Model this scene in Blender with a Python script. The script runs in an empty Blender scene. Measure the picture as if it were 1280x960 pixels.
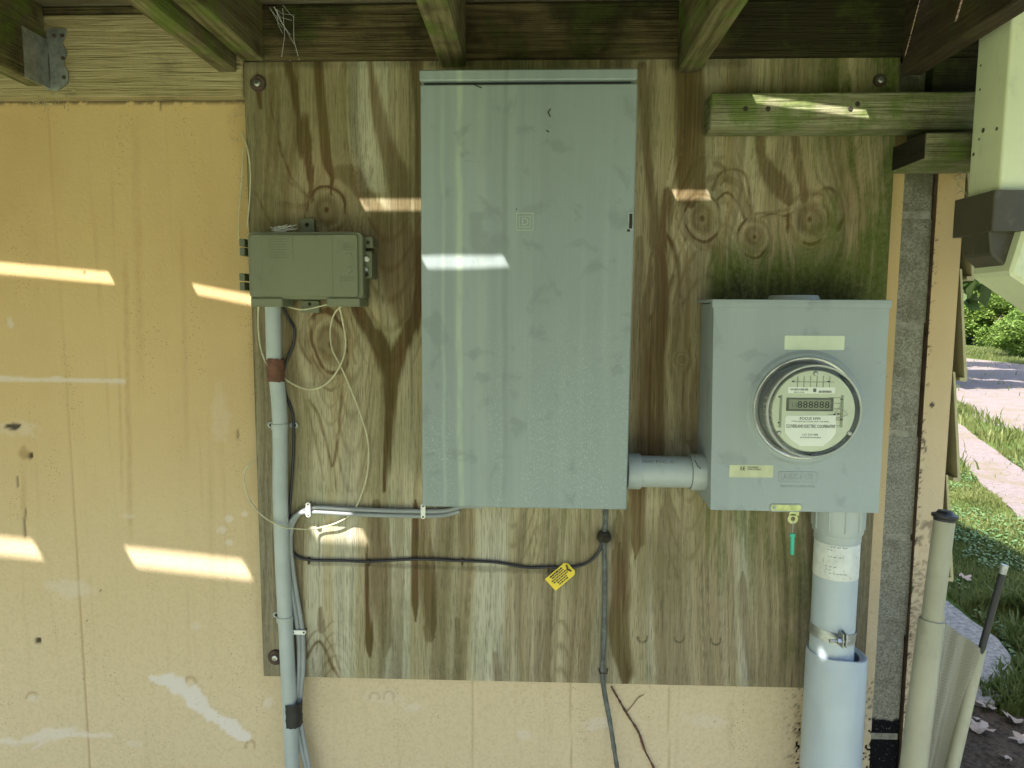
import bpy, bmesh, math, random
import numpy as np
from mathutils import Vector, Matrix, Euler
random.seed(7); rng = np.random.default_rng(7)
R = math.radians
scene = bpy.context.scene
C = scene.collection

# ------------------------------------------------------------------ camera
CAM = Vector((0.0, -1.32, 1.5)); FPX = 880.0
PITCH, YAW, ROLL = R(-5.85), R(1.9), R(0.26)
cam_d = bpy.data.cameras.new('camera'); cam = bpy.data.objects.new('camera', cam_d); C.objects.link(cam)
cam_d.sensor_width = 36; cam_d.lens = 36 * FPX / 1280; cam_d.clip_start = 0.02; cam_d.clip_end = 900
CROT = Matrix.Rotation(YAW, 3, 'Z') @ Matrix.Rotation(math.pi/2 + PITCH, 3, 'X') @ Matrix.Rotation(ROLL, 3, 'Z')
cam.matrix_world = Matrix.Translation(CAM) @ CROT.to_4x4()
scene.camera = cam

# ------------------------------------------------------------------ sky, sun, exposure
SUN = Vector((0.48, 0.50, -1.0)).normalized()          # the way the light travels
world = bpy.data.worlds.new('World'); scene.world = world; world.use_nodes = True
wn = world.node_tree.nodes; wl = world.node_tree.links
bg = wn['Background']; sky = wn.new('ShaderNodeTexSky'); sky.sky_type = 'NISHITA'; sky.sun_disc = False
sky.sun_elevation = math.asin(-SUN.z); sky.sun_rotation = math.atan2(-SUN.x, -SUN.y)
sky.air_density = 1.0; sky.dust_density = 2.0; sky.ozone_density = 1.0
wl.new(sky.outputs[0], bg.inputs[0]); bg.inputs[1].default_value = 0.15
sun_d = bpy.data.lights.new('sun', 'SUN'); sun_d.energy = 4.6; sun_d.angle = R(0.5); sun_d.color = (1.0, 0.93, 0.90)
sun = bpy.data.objects.new('sun', sun_d); C.objects.link(sun); sun.rotation_euler = SUN.to_track_quat('-Z', 'Y').to_euler()
sun.location = (-3, -4, 8)
scene.view_settings.view_transform = 'Standard'; scene.view_settings.look = 'None'
scene.view_settings.exposure = 2.22; scene.view_settings.gamma = 1.0

# ------------------------------------------------------------------ measuring helpers
def ray(px, py):
    return (CROT @ Vector(((px - 640) / FPX, (480 - py) / FPX, -1.0)))
def at(px, py, y=0.0):                       # the point of the plane y = const seen at a photo position
    d = ray(px, py); t = (y - CAM.y) / d.y; return CAM + d * t
def at_x(px, py, x):
    d = ray(px, py); t = (x - CAM.x) / d.x; return CAM + d * t
def gnd(px, py, z=0.0):
    d = ray(px, py); t = (z - CAM.z) / d.z; return CAM + d * t
INV = np.array(CROT.transposed())
def proj(P):                                 # (n,3) world -> photo coordinates
    q = (P - np.array(CAM)) @ INV.T
    return 640 + FPX * q[:, 0] / -q[:, 2], 480 - FPX * q[:, 1] / -q[:, 2]

def hashn(i, j, s):
    n = np.sin(i * 127.1 + j * 311.7 + s * 74.7) * 43758.5453
    return n - np.floor(n)
def vn(x, y, s=0):                           # value noise 0..1
    xi = np.floor(x); yi = np.floor(y); fx = x - xi; fy = y - yi
    fx = fx * fx * (3 - 2 * fx); fy = fy * fy * (3 - 2 * fy)
    a = hashn(xi, yi, s); b = hashn(xi + 1, yi, s); c = hashn(xi, yi + 1, s); d = hashn(xi + 1, yi + 1, s)
    return (a * (1 - fx) + b * fx) * (1 - fy) + (c * (1 - fx) + d * fx) * fy
def fbm(x, y, s=0, o=4):
    r = 0; a = .5; t = 0
    for k in range(o):
        r = r + a * vn(x, y, s + k * 13); t += a; x = x * 2.03; y = y * 2.03; a *= .5
    return r / t
def sstep(a, b, x):
    t = np.clip((x - a) / (b - a), 0, 1); return t * t * (3 - 2 * t)
def pdist(X, Y, pts):                        # distance to a polyline + local half width
    best = np.full(X.shape, 1e9); w = np.zeros(X.shape)
    for (x0, y0, w0), (x1, y1, w1) in zip(pts[:-1], pts[1:]):
        dx, dy = x1 - x0, y1 - y0; L = dx * dx + dy * dy + 1e-9
        t = np.clip(((X - x0) * dx + (Y - y0) * dy) / L, 0, 1)
        d = np.hypot(X - x0 - t * dx, Y - y0 - t * dy) / (w0 + t * (w1 - w0))
        m = d < best; best = np.where(m, d, best)
    return best

# ------------------------------------------------------------------ object helpers
def tag(o, label=None, cat=None, group=None, kind=None):
    if label: o['label'] = label
    if cat: o['category'] = cat
    if group: o['group'] = group
    if kind: o['kind'] = kind
    return o
def empty(name, loc, label, cat, group=None):
    o = bpy.data.objects.new(name, None); C.objects.link(o); o.location = loc; o.empty_display_size = .05
    return tag(o, label, cat, group)
def obj(name, bm, mat, parent=None, smooth=False, angle=40):
    me = bpy.data.meshes.new(name); bm.normal_update(); bm.to_mesh(me); bm.free()
    if mat: me.materials.append(mat)
    if smooth:
        for p in me.polygons: p.use_smooth = True
        me.set_sharp_from_angle(angle=R(angle))
    o = bpy.data.objects.new(name, me); C.objects.link(o)
    if parent:
        o.parent = parent
        w = parent.location.copy()
        if parent.parent: w += parent.parent.location
        me.transform(Matrix.Translation(-w))
    return o
def bevel(bm, w, seg=1):
    if w > 0: bmesh.ops.bevel(bm, geom=list(bm.edges), offset=w, segments=seg, affect='EDGES', profile=.5, clamp_overlap=True)
def bx(bm, x0, x1, y0, y1, z0, z1, bev=0, rot=None):
    b = bmesh.new()
    bmesh.ops.create_cube(b, size=1)
    bmesh.ops.transform(b, verts=b.verts, matrix=Matrix.Translation(((x0+x1)/2, (y0+y1)/2, (z0+z1)/2)) @ (rot or Matrix.Identity(4)) @ Matrix.Diagonal((abs(x1-x0), abs(y1-y0), abs(z1-z0), 1)))
    if bev: bevel(b, bev)
    merge(bm, b); return bm
def merge(bm, b):
    me = bpy.data.meshes.new('t'); b.to_mesh(me); b.free(); bm.from_mesh(me); bpy.data.meshes.remove(me)
def prism(bm, poly, axis, a, b, bev=0):      # poly = 2-D points, swept along axis
    t = bmesh.new()
    def V(p, s): return {'x': (s, p[0], p[1]), 'y': (p[0], s, p[1]), 'z': (p[0], p[1], s)}[axis]
    lo = [t.verts.new(V(p, a)) for p in poly]; hi = [t.verts.new(V(p, b)) for p in poly]
    t.faces.new(lo); t.faces.new(hi[::-1]); n = len(poly)
    for i in range(n): t.faces.new((lo[i], hi[i], hi[(i+1) % n], lo[(i+1) % n]))
    bmesh.ops.recalc_face_normals(t, faces=t.faces)
    if bev: bevel(t, bev)
    merge(bm, t); return bm
def rrect(x0, x1, z0, z1, r, n=5):
    out = []
    for cx, cz, a0 in ((x1-r, z1-r, 0), (x0+r, z1-r, 90), (x0+r, z0+r, 180), (x1-r, z0+r, 270)):
        for k in range(n + 1):
            a = R(a0 + 90 * k / n); out.append((cx + r * math.cos(a), cz + r * math.sin(a)))
    return out
def catmull(pts, n=8):
    P = [Vector(p) for p in pts]; P = [2*P[0]-P[1]] + P + [2*P[-1]-P[-2]]; out = []
    for i in range(1, len(P) - 2):
        for k in range(n):
            t = k / n; a, b, c, d = P[i-1], P[i], P[i+1], P[i+2]
            out.append(.5 * ((2*b) + (c-a)*t + (2*a-5*b+4*c-d)*t*t + (3*b-a-3*c+d)*t**3))
    out.append(P[-2]); return out
def tube(bm, pts, r, seg=10, flat=1.0, cap=True, wob=0):
    pts = [Vector(p) for p in pts]; rings = []
    up = Vector((0, 1, 0))
    for i, p in enumerate(pts):
        d = (pts[min(i+1, len(pts)-1)] - pts[max(i-1, 0)]).normalized()
        s = d.cross(up)
        if s.length < 1e-4: s = d.cross(Vector((1, 0, 0)))
        s.normalize(); u = s.cross(d).normalized()
        rr = r[i] if isinstance(r, (list, tuple)) else r
        rr *= 1 + random.uniform(-wob, wob)
        rings.append([bm.verts.new(p + (s * math.cos(a) + u * math.sin(a) * flat) * rr) for a in [2*math.pi*k/seg for k in range(seg)]])
    for a, b in zip(rings[:-1], rings[1:]):
        for k in range(seg): bm.faces.new((a[k], a[(k+1) % seg], b[(k+1) % seg], b[k]))
    if cap: bm.faces.new(rings[0][::-1]); bm.faces.new(rings[-1])
    bmesh.ops.recalc_face_normals(bm, faces=bm.faces); return bm
def lathe(bm, prof, origin, axis, seg=48):   # prof = (radius, along)
    axis = Vector(axis).normalized(); q = axis.to_track_quat('Z', 'Y').to_matrix(); O = Vector(origin); rings = []
    for r, h in prof:
        if r < 1e-6: rings.append([bm.verts.new(O + axis * h)]); continue
        rings.append([bm.verts.new(O + q @ Vector((r*math.cos(2*math.pi*k/seg), r*math.sin(2*math.pi*k/seg), h))) for k in range(seg)])
    for a, b in zip(rings[:-1], rings[1:]):
        for k in range(seg):
            A = a[k % len(a)], a[(k+1) % len(a)]; B = b[k % len(b)], b[(k+1) % len(b)]
            v = [A[0]] + ([A[1]] if A[1] is not A[0] else []) + ([B[1]] if B[1] is not B[0] else []) + [B[0]]
            if len(v) > 2: bm.faces.new(v)
    bmesh.ops.recalc_face_normals(bm, faces=bm.faces); return bm
def text(name, s, mat, parent, x, y, z, width, height=None, depth=.0003, spacing=1.0):
    cu = bpy.data.curves.new('t', 'FONT'); cu.body = s; cu.extrude = .5 * depth; cu.align_x = 'CENTER'; cu.align_y = 'CENTER'; cu.size = .01; cu.resolution_u = 2
    cu.space_character = spacing
    t = bpy.data.objects.new('t', cu); C.objects.link(t); dg = bpy.context.evaluated_depsgraph_get(); dg.update()
    me = bpy.data.meshes.new_from_object(t.evaluated_get(dg)); bpy.data.objects.remove(t); bpy.data.curves.remove(cu)
    xs = [v.co.x for v in me.vertices]; ys = [v.co.y for v in me.vertices]
    sx = width / (max(xs) - min(xs)); sy = (height / (max(ys) - min(ys))) if height else sx
    cx = (max(xs) + min(xs)) / 2; cy = (max(ys) + min(ys)) / 2
    w = Vector((0, 0, 0)); p = parent
    while p: w += p.location; p = p.parent
    me.transform(Matrix.Translation(-w) @ Matrix.Translation((x, y, z)) @ Matrix.Rotation(math.pi/2, 4, 'X') @ Matrix.Diagonal((sx, sy, 1, 1)) @ Matrix.Translation((-cx, -cy, 0)))
    me.materials.clear(); me.materials.append(mat)
    o = bpy.data.objects.new(name, me); C.objects.link(o); o.parent = parent; return o

# ------------------------------------------------------------------ materials
class NT:
    def __init__(s, name):
        s.m = bpy.data.materials.new(name); s.m.use_nodes = True; s.t = s.m.node_tree; s.b = s.t.nodes['Principled BSDF']
    def n(s, typ, **kw):
        nd = s.t.nodes.new(typ)
        for k, v in kw.items():
            if k.startswith('i_'):
                nd.inputs[k[2:].replace('_', ' ')].default_value = v
            else: setattr(nd, k, v)
        return nd
    def l(s, a, b): s.t.links.new(a, b)
    def coord(s, scale=(1, 1, 1), rand=False, what='Object', loc=(0, 0, 0)):
        tc = s.n('ShaderNodeTexCoord'); mp = s.n('ShaderNodeMapping'); mp.inputs['Scale'].default_value = scale; mp.inputs['Location'].default_value = loc
        src = tc.outputs[what]
        if rand:
            oi = s.n('ShaderNodeObjectInfo'); ad = s.n('ShaderNodeVectorMath', operation='ADD'); ml = s.n('ShaderNodeMath', operation='MULTIPLY'); ml.inputs[1].default_value = 37
            s.l(oi.outputs['Random'], ml.inputs[0]); s.l(src, ad.inputs[0]); s.l(ml.outputs[0], ad.inputs[1]); src = ad.outputs[0]
        s.l(src, mp.inputs[0]); return mp.outputs[0]
    def noise(s, vec, scale, detail=4, rough=.55, dist=0):
        nd = s.n('ShaderNodeTexNoise'); nd.inputs['Scale'].default_value = scale; nd.inputs['Detail'].default_value = detail
        nd.inputs['Roughness'].default_value = rough; nd.inputs['Distortion'].default_value = dist; s.l(vec, nd.inputs['Vector']); return nd.outputs['Fac']
    def rng(s, v, a, b, c=0, d=1, smooth=True):
        nd = s.n('ShaderNodeMapRange'); nd.interpolation_type = 'SMOOTHSTEP' if smooth else 'LINEAR'; nd.clamp = True if not smooth else nd.clamp
        for k, x in enumerate((a, b, c, d)): nd.inputs[k + 1].default_value = x
        s.l(v, nd.inputs[0]); return nd.outputs[0]
    def mix(s, f, a, b, mode='MIX'):
        nd = s.n('ShaderNodeMix', data_type='RGBA', blend_type=mode)
        for sock, v in ((nd.inputs['Factor'], f), (nd.inputs['A'], a), (nd.inputs['B'], b)):
            pass
        ins = [nd.inputs[0], nd.inputs[6], nd.inputs[7]]
        for sock, v in zip(ins, (f, a, b)):
            if hasattr(v, 'is_linked') or hasattr(v, 'node'): s.l(v, sock)
            else: sock.default_value = v if not isinstance(v, tuple) else (*v[:3], 1)
        return nd.outputs[2]
    def math(s, op, a, b=0.0):
        nd = s.n('ShaderNodeMath', operation=op)
        for k, v in enumerate((a, b)):
            if hasattr(v, 'node'): s.l(v, nd.inputs[k])
            else: nd.inputs[k].default_value = v
        return nd.outputs[0]
    def attr(s, name): return s.n('ShaderNodeAttribute', attribute_name=name).outputs['Fac']
    def voro(s, vec, scale, feat='F1'):
        nd = s.n('ShaderNodeTexVoronoi', feature=feat); nd.inputs['Scale'].default_value = scale; s.l(vec, nd.inputs['Vector']); return nd
    def bump(s, h, strength=.3, dist=.002):
        nd = s.n('ShaderNodeBump'); nd.inputs['Strength'].default_value = strength; nd.inputs['Distance'].default_value = dist
        s.l(h, nd.inputs['Height']); s.l(nd.outputs[0], s.b.inputs['Normal'])
    def out(s, col, rough=.7, metal=0, spec=None):
        if hasattr(col, 'node'): s.l(col, s.b.inputs['Base Color'])
        else: s.b.inputs['Base Color'].default_value = (*col, 1)
        if hasattr(rough, 'node'): s.l(rough, s.b.inputs['Roughness'])
        else: s.b.inputs['Roughness'].default_value = rough
        s.b.inputs['Metallic'].default_value = metal
        if spec is not None: s.b.inputs['Specular IOR Level'].default_value = spec
        return s.m

def lumber(name, c1, c2, moss=.5, dark=.4, axis='x', mosscol=(.075, .10, .018), darkcol=(.03, .022, .012), wetx=None):
    m = NT(name)
    al = {'x': (1.2, 22, 22), 'y': (22, 1.2, 22), 'z': (22, 22, 1.2)}[axis]
    v = m.coord(al, rand=True); g = m.noise(v, 2.2, 6, .6, .8)
    v2 = m.coord({'x': (3, 110, 110), 'y': (110, 3, 110), 'z': (110, 110, 3)}[axis], rand=True); g2 = m.noise(v2, 3, 3)
    vo = m.coord((1, 1, 1), rand=True)
    w = m.n('ShaderNodeTexWave', wave_type='BANDS', bands_direction={'x': 'Z', 'y': 'X', 'z': 'X'}[axis]); w.inputs['Scale'].default_value = 22; w.inputs['Distortion'].default_value = 7; w.inputs['Detail'].default_value = 2; w.inputs['Detail Scale'].default_value = .8
    v3 = m.coord({'x': (.25, 1, 1), 'y': (1, .25, 1), 'z': (1, 1, .25)}[axis], rand=True); m.l(v3, w.inputs['Vector'])
    f = m.math('ADD', m.math('MULTIPLY', m.rng(g, .35, .65), .55), m.math('MULTIPLY', w.outputs['Fac'], .45))
    col = m.mix(f, c1, c2)
    col = m.mix(m.rng(g2, .56, .72, 0, .55), col, darkcol)
    n1 = m.noise(vo, 9, 6, .65)
    col = m.mix(m.rng(n1, .5 - .1 * dark + .05, .72, 0, dark), col, darkcol)
    if wetx is not None:
        ge = m.n('ShaderNodeNewGeometry'); sp_ = m.n('ShaderNodeSeparateXYZ'); m.l(ge.outputs['Position'], sp_.inputs[0])
        bl = m.noise(m.coord((5, 5, 9)), 1, 5, .6); wx = m.rng(m.math('ADD', sp_.outputs['X'], m.math('MULTIPLY', bl, .5)), wetx+.15, wetx+.32)
        wet = m.math('MAXIMUM', m.math('MULTIPLY', wx, .88), m.rng(bl, .50, .62, 0, .8)); col = m.mix(wet, col, (.018, .017, .006))
    n2 = m.noise(m.coord((1, 1, 1), rand=True, loc=(5, 3, 1)), 14, 7, .7)
    col = m.mix(m.rng(n2, .62 - .3 * moss, .8 - .3 * moss, 0, min(1, .35 + moss * .6)), col, mosscol)
    m.bump(m.math('ADD', g2, m.math('MULTIPLY', n2, 1.3)), .9, .0045)
    return m.out(col, .85, spec=.2)

M = {}
M['joist'] = lumber('joist_wood', (.23, .205, .10), (.09, .07, .03), .58, .85, 'y', (.10, .155, .018))
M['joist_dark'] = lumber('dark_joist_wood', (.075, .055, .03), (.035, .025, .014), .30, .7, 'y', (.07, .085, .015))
M['ledger_dark'] = lumber('ledger_dark_wood', (.15, .115, .055), (.055, .038, .016), .50, 1.0, 'x', (.05, .065, .012), wetx=.28)
M['ledger_light'] = lumber('ledger_pine', (.43, .36, .20), (.30, .24, .12), .02, .35, 'x')
M['deck'] = lumber('deck_board_wood', (.20, .18, .11), (.11, .09, .05), .25, .5, 'x')
M['rail'] = lumber('rail_wood', (.29, .29, .17), (.15, .14, .07), .58, .6, 'x', (.085, .14, .018))
M['endgrain'] = lumber('end_grain_wood', (.03, .025, .015), (.015, .012, .008), .02, .6, 'y')

# painted steel, streaked by rain
def steel(name, base, dusty, streak=.5, speck=.5, rough=.5, runs=()):
    m = NT(name)
    big = m.noise(m.coord((1, 1, .35)), 5, 4)
    st = m.noise(m.coord((60, 60, 1.1)), 1, 5, .6)
    st2 = m.noise(m.coord((16, 16, .5), loc=(3, 0, 0)), 1, 4, .6)
    col = m.mix(m.rng(big, .3, .7), base, tuple(c * 1.12 for c in base))
    col = m.mix(m.rng(st, .45, .75, 0, .35 * streak), col, dusty)
    col = m.mix(m.rng(st2, .5, .68, 0, .5 * streak), col, dusty)
    col = m.mix(m.rng(st2, .28, .42, .35 * streak, 0), col, tuple(c * .72 for c in base))
    sp = m.noise(m.coord((1, 1, .5)), 600, 3, .7)
    tc = m.n('ShaderNodeTexCoord'); sx = m.n('ShaderNodeSeparateXYZ'); m.l(tc.outputs['Object'], sx.inputs[0])
    low = m.rng(sx.outputs['Z'], .5, -.1, .15, 1)
    patch = m.noise(m.coord((14, 14, 2.5)), 1, 4, .6)
    k = m.math('MULTIPLY', m.math('MULTIPLY', m.rng(sp, .56, .64), m.rng(patch, .4, .62)), low)
    col = m.mix(m.math('MULTIPLY', k, speck), col, tuple(min(.75, c * 1.7) for c in dusty))
    for x0_, w_, c_ in runs:
        wv = m.noise(m.coord((3, 3, 4)), 2.5, 4); xx_ = m.math('ABSOLUTE', m.math('ADD', sx.outputs['X'], m.math('ADD', m.math('MULTIPLY', wv, .012), -x0_-.006)))
        col = m.mix(m.math('MULTIPLY', m.rng(xx_, w_, w_*.15), m.rng(m.noise(m.coord((40, 40, 9)), 2, 4), .25, .6, .35, .8)), col, c_)
    # smudges and hand marks
    sm = m.noise(m.coord((1, 1, 1), loc=(2, 0, 4)), 16, 5, .6, .6)
    col = m.mix(m.rng(sm, .55, .66, 0, .38), col, tuple(c * .66 for c in base))
    m.bump(m.noise(m.coord(), 260, 2), .05, .0006)
    return m.out(col, m.rng(st, .3, .7, rough - .06, rough + .12), 0, .45)
M['panel'] = steel('panel_painted_steel', (.220, .264, .258), (.325, .385, .36), .65, .55, .42, ((-.113, .008, (.36, .43, .33)), (-.036, .007, (.20, .238, .222)), (-.141, .005, (.29, .35, .31)), (-.075, .014, (.28, .33, .30))))
M['meterbox'] = steel('meter_box_painted_steel', (.275, .318, .318), (.36, .415, .395), .35, .12, .42)
M['nid'] = steel('olive_plastic', (.145, .155, .095), (.19, .20, .13), .15, .1, .5)
M['nid_dark'] = steel('olive_plastic_dark', (.105, .115, .07), (.13, .14, .09), .1, .05, .5)

def plain(name, c, rough=.5, metal=0, var=.15, scale=20, bump=.05, alpha=None, spec=None, darkc=None):
    m = NT(name); n = m.noise(m.coord(), scale, 5, .6)
    col = m.mix(m.rng(n, .3, .7), tuple(x * (1 - var) for x in c), tuple(min(1, x * (1 + var)) for x in c))
    if darkc: col = m.mix(m.rng(m.noise(m.coord((1, 1, .6), loc=(4, 4, 4)), scale * 3, 5, .7), .56, .68, 0, .6), col, darkc)
    m.bump(m.noise(m.coord(), scale * 12, 2), bump, .001)
    return m.out(col, rough, metal, spec)
M['emblem'] = plain('emblem_edge', (.36, .41, .33), .45)
M['pvc'] = plain('grey_pvc', (.36, .405, .40), .36, 0, .07, 14, .03, darkc=(.34, .36, .32))
M['pvc_blue'] = plain('bluish_grey_pvc', (.385, .445, .475), .36, 0, .06, 9, .03, darkc=(.42, .45, .45))
M['pvc_fit'] = plain('grey_pvc_fitting', (.35, .39, .38), .3, 0, .06, 14, .03)
M['grey_cable'] = plain('grey_cable_jacket', (.27, .29, .29), .45, 0, .1)
M['black_cable'] = plain('black_cable_jacket', (.022, .022, .026), .45, 0, .2)
M['dirty_cable'] = plain('dirty_dark_cable', (.10, .11, .10), .7, 0, .4, 60, .3)
M['beige_wire'] = plain('beige_wire', (.52, .50, .33), .5, 0, .15, 60)
M['tape_brown'] = plain('rust_tape', (.12, .05, .028), .75, 0, .3, 70, .6)
M['tape_black'] = plain('black_tape', (.012, .012, .012), .5, 0, .2, 50, .4)
M['white_plastic'] = plain('white_plastic', (.68, .70, .64), .45, 0, .06)
M['sticker'] = plain('pale_sticker', (.58, .64, .47), .35, 0, .04, 30)
M['sticker2'] = plain('yellowed_sticker', (.50, .52, .33), .5, 0, .08, 60)
M['paper'] = plain('weathered_paper', (.60, .62, .58), .6, 0, .08, 50, darkc=(.30, .32, .26))
M['galv'] = plain('galvanised_steel', (.36, .38, .37), .42, .7, .25, 60, .15, darkc=(.22, .2, .17))
M['zinc'] = plain('zinc_bolt', (.42, .43, .41), .3, .8, .2, 90)
M['rust'] = plain('rusty_washer', (.075, .05, .035), .8, .2, .4, 90, .6)
M['yellow'] = plain('yellow_tag_plastic', (.74, .56, .03), .4, 0, .06)
M['ink'] = plain('black_ink', (.025, .025, .03), .6)
M['faint_ink'] = plain('faded_ink', (.16, .18, .17), .6)
M['green_seal'] = plain('green_seal_plastic', (.03, .42, .27), .35)
M['yseal'] = plain('yellow_green_tab', (.50, .54, .22), .4, 0, .2, 90)
M['face'] = plain('meter_dial_plate', (.60, .65, .48), .5, 0, .05, 15)
M['face_label'] = plain('meter_label', (.84, .87, .76), .5, 0, .03)
M['lcd'] = plain('lcd_glass', (.26, .30, .20), .25, 0, .06)
M['lcdframe'] = plain('lcd_frame', (.10, .11, .09), .4)
M['rim'] = plain('dome_rim', (.50, .52, .47), .18, 0, .05)
M['ringmetal'] = plain('meter_ring_steel', (.68, .69, .67), .22, .85, .15, 20)
M['brownplast'] = plain('brown_vinyl', (.070, .062, .045), .42, 0, .1, 15, darkc=(.11, .1, .08))
M['cream'] = plain('cream_vinyl', (.70, .74, .50), .42, 0, .05, 9, darkc=(.55, .58, .40))
M['beige_pole'] = plain('beige_painted_tube', (.31, .30, .215), .4, 0, .1, 8, darkc=(.24, .23, .16))
M['black_rub'] = plain('black_rubber', (.014, .014, .016), .5)
M['root'] = plain('dry_root', (.12, .06, .035), .9, 0, .4, 80, .6)
M['web'] = plain('cobweb_silk', (.75, .75, .72), .6)
M['straw'] = plain('dry_straw', (.40, .35, .20), .9, 0, .3, 80)
M['dirtspot'] = plain('dark_dirt', (.03, .025, .015), .95, 0, .4, 80)
M['leaf_dry'] = plain('dry_leaf', (.27, .215, .165), .8, 0, .25, 40, .4)
m = NT('clear_plastic'); m.b.inputs['Transmission Weight'].default_value = 1; m.b.inputs['IOR'].default_value = 1.12; M['glass'] = m.out((1, 1, 1), .02)

# plywood: the grain, stains and moss come in as attributes of the board's own mesh
m = NT('weathered_plywood')
gr = m.attr('grain'); br = m.attr('brown'); mo = m.attr('moss'); gy = m.attr('grime_shade'); pal = m.attr('pale')
v = m.coord((230, 1, 5)); fine = m.noise(v, 1, 4, .6)
v = m.coord((650, 1, 22)); fine2 = m.noise(v, 1, 2, .6)
col = m.mix(gr, (.44, .375, .225), (.185, .13, .055))
col = m.mix(m.math('MULTIPLY', pal, .75), col, (.52, .515, .41))
col = m.mix(m.math('MULTIPLY', br, m.rng(fine, .2, .7, .75, 1)), col, (.088, .042, .012))
col = m.mix(m.rng(fine, .54, .74, 0, .5), col, (.10, .085, .05))
col = m.mix(m.rng(fine2, .34, .48, .55, 0), col, (.07, .06, .035))
mn = m.noise(m.coord((1, 1, .7)), 120, 6, .75)
col = m.mix(m.math('MULTIPLY', mo, m.rng(mn, .25, .7, .55, 1)), col, (.065, .098, .010))
col = m.mix(m.math('MULTIPLY', gy, m.rng(mn, .3, .65, .6, 1)), col, (.022, .022, .012))
sp = m.noise(m.coord((1, 1, .6)), 330, 3, .8)
col = m.mix(m.rng(sp, .67, .71, 0, .7), col, (.03, .025, .012))
m.bump(m.math('ADD', m.math('MULTIPLY', fine, .9), m.math('MULTIPLY', gr, -.5)), .6, .0022)
M['plywood'] = m.out(col, .82, spec=.2)

# foam sheathing
m = NT('tan_foam_sheathing')
wh = m.attr('white'); stn = m.attr('stain'); dk = m.attr('dark'); lit_low = m.attr('skylit')
big = m.noise(m.coord((1, 1, .5)), 3.2, 5, .6)
col = m.mix(m.rng(big, .3, .7), (.49, .34, .155), (.57, .41, .19))
col = m.mix(lit_low, col, (.60, .49, .32))  # paler skylit tone mixed in low on the wall
vs = m.noise(m.coord((38, 1, 1.4)), 1, 5, .65)
col = m.mix(m.rng(vs, .54, .8, 0, .30), col, (.30, .20, .09))
col = m.mix(m.math('MULTIPLY', stn, .7), col, (.27, .16, .06))
mott = m.noise(m.coord(), 150, 5, .7)
col = m.mix(m.math('MULTIPLY', lit_low, m.rng(mott, .42, .68, 0, .35)), col, (.40, .31, .18))
col = m.mix(wh, col, (.66, .60, .55))
vo = m.voro(m.coord(), 210); spn = m.noise(m.coord((6, 1, 1.6)), 3.2, 4, .6)
k = m.math('MULTIPLY', m.rng(vo.outputs['Distance'], .30, .20), m.rng(spn, .50, .66))
sel = m.n('ShaderNodeSeparateColor'); m.l(vo.outputs['Color'], sel.inputs[0]); k = m.math('MULTIPLY', k, m.rng(sel.outputs[0], .62, .66))
col = m.mix(m.math('MULTIPLY', k, .6), col, (.12, .08, .03))
col = m.mix(dk, col, (.03, .025, .02))
m.bump(m.math('ADD', m.noise(m.coord(), 130, 6, .75), m.math('MULTIPLY', m.noise(m.coord(), 480, 3, .7), .4)), .42, .0032)
M['foam'] = m.out(col, .75, spec=.25)

m = NT('cinder_block')
n1 = m.noise(m.coord(rand=True), 260, 4, .8); n2 = m.noise(m.coord(rand=True), 25, 5, .6)
tc = m.n('ShaderNodeNewGeometry'); sx = m.n('ShaderNodeSeparateXYZ'); m.l(tc.outputs['Position'], sx.inputs[0])
col = m.mix(m.rng(n1, .35, .65), (.18, .17, .125), (.42, .40, .32))
col = m.mix(m.rng(n2, .45, .75, 0, .45), col, (.10, .085, .05))
col = m.mix(m.math('MULTIPLY', m.rng(sx.outputs['Z'], 1.35, 1.75), m.rng(n2, .3, .6, .2, .6)), col, (.09, .09, .04))
edge = m.math('ADD', sx.outputs['Z'], m.math('MULTIPLY', m.noise(m.coord((1, 1, 1)), 70, 4), .03))
tar = m.math('MULTIPLY', m.rng(edge, .722, .712), m.rng(n1, .62, .66, 1, .3))
col = m.mix(tar, col, (.006, .006, .007))
m.bump(m.math('ADD', n1, n2), .9, .004)
M['block'] = m.out(col, .9, spec=.15)
M['trimshade'] = plain('trim_edge_shadow', (.13, .08, .05), .9, 0, .3, 40, .4)
M['mortar'] = plain('mortar', (.25, .237, .185), .9, 0, .35, 60, .8, darkc=(.16, .15, .11))
M['concrete'] = plain('old_concrete', (.19, .18, .155), .95, 0, .4, 45, 1.0, darkc=(.16, .15, .11))

# yard
m = NT('lawn_soil'); n = m.noise(m.coord(), 1.3, 6, .65); n2 = m.noise(m.coord(), 22, 6, .7); n3 = m.noise(m.coord(), 90, 3, .7)
col = m.mix(m.rng(n2, .35, .65), (.045, .085, .016), (.085, .125, .028))
col = m.mix(m.rng(n, .5, .7, 0, .6), col, (.13, .12, .05)); col = m.mix(m.rng(n3, .4, .6, 0, .5), col, (.035, .06, .012)); m.bump(n2, 1, .03); M['lawn'] = m.out(col, .9, spec=.1)
m = NT('dark_soil'); n = m.noise(m.coord(), 9, 6, .7); n2 = m.noise(m.coord(), 55, 5, .7)
col = m.mix(m.rng(n2, .3, .7), (.03, .022, .014), (.10, .075, .05)); col = m.mix(m.rng(n, .5, .7, 0, .5), col, (.13, .10, .07)); m.bump(m.math('ADD', n, n2), 1, .02); M['soil'] = m.out(col, .95, spec=.1)
m = NT('sandy_drive'); n = m.noise(m.coord(), 2.2, 6, .7); n2 = m.noise(m.coord(), 30, 6, .8)
col = m.mix(m.rng(n2, .3, .7), (.115, .095, .088), (.175, .15, .142)); col = m.mix(m.rng(n, .45, .66, 0, .75), col, (.12, .10, .06)); m.bump(n2, .7, .02); M['drive'] = m.out(col, .95, spec=.1)
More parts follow.
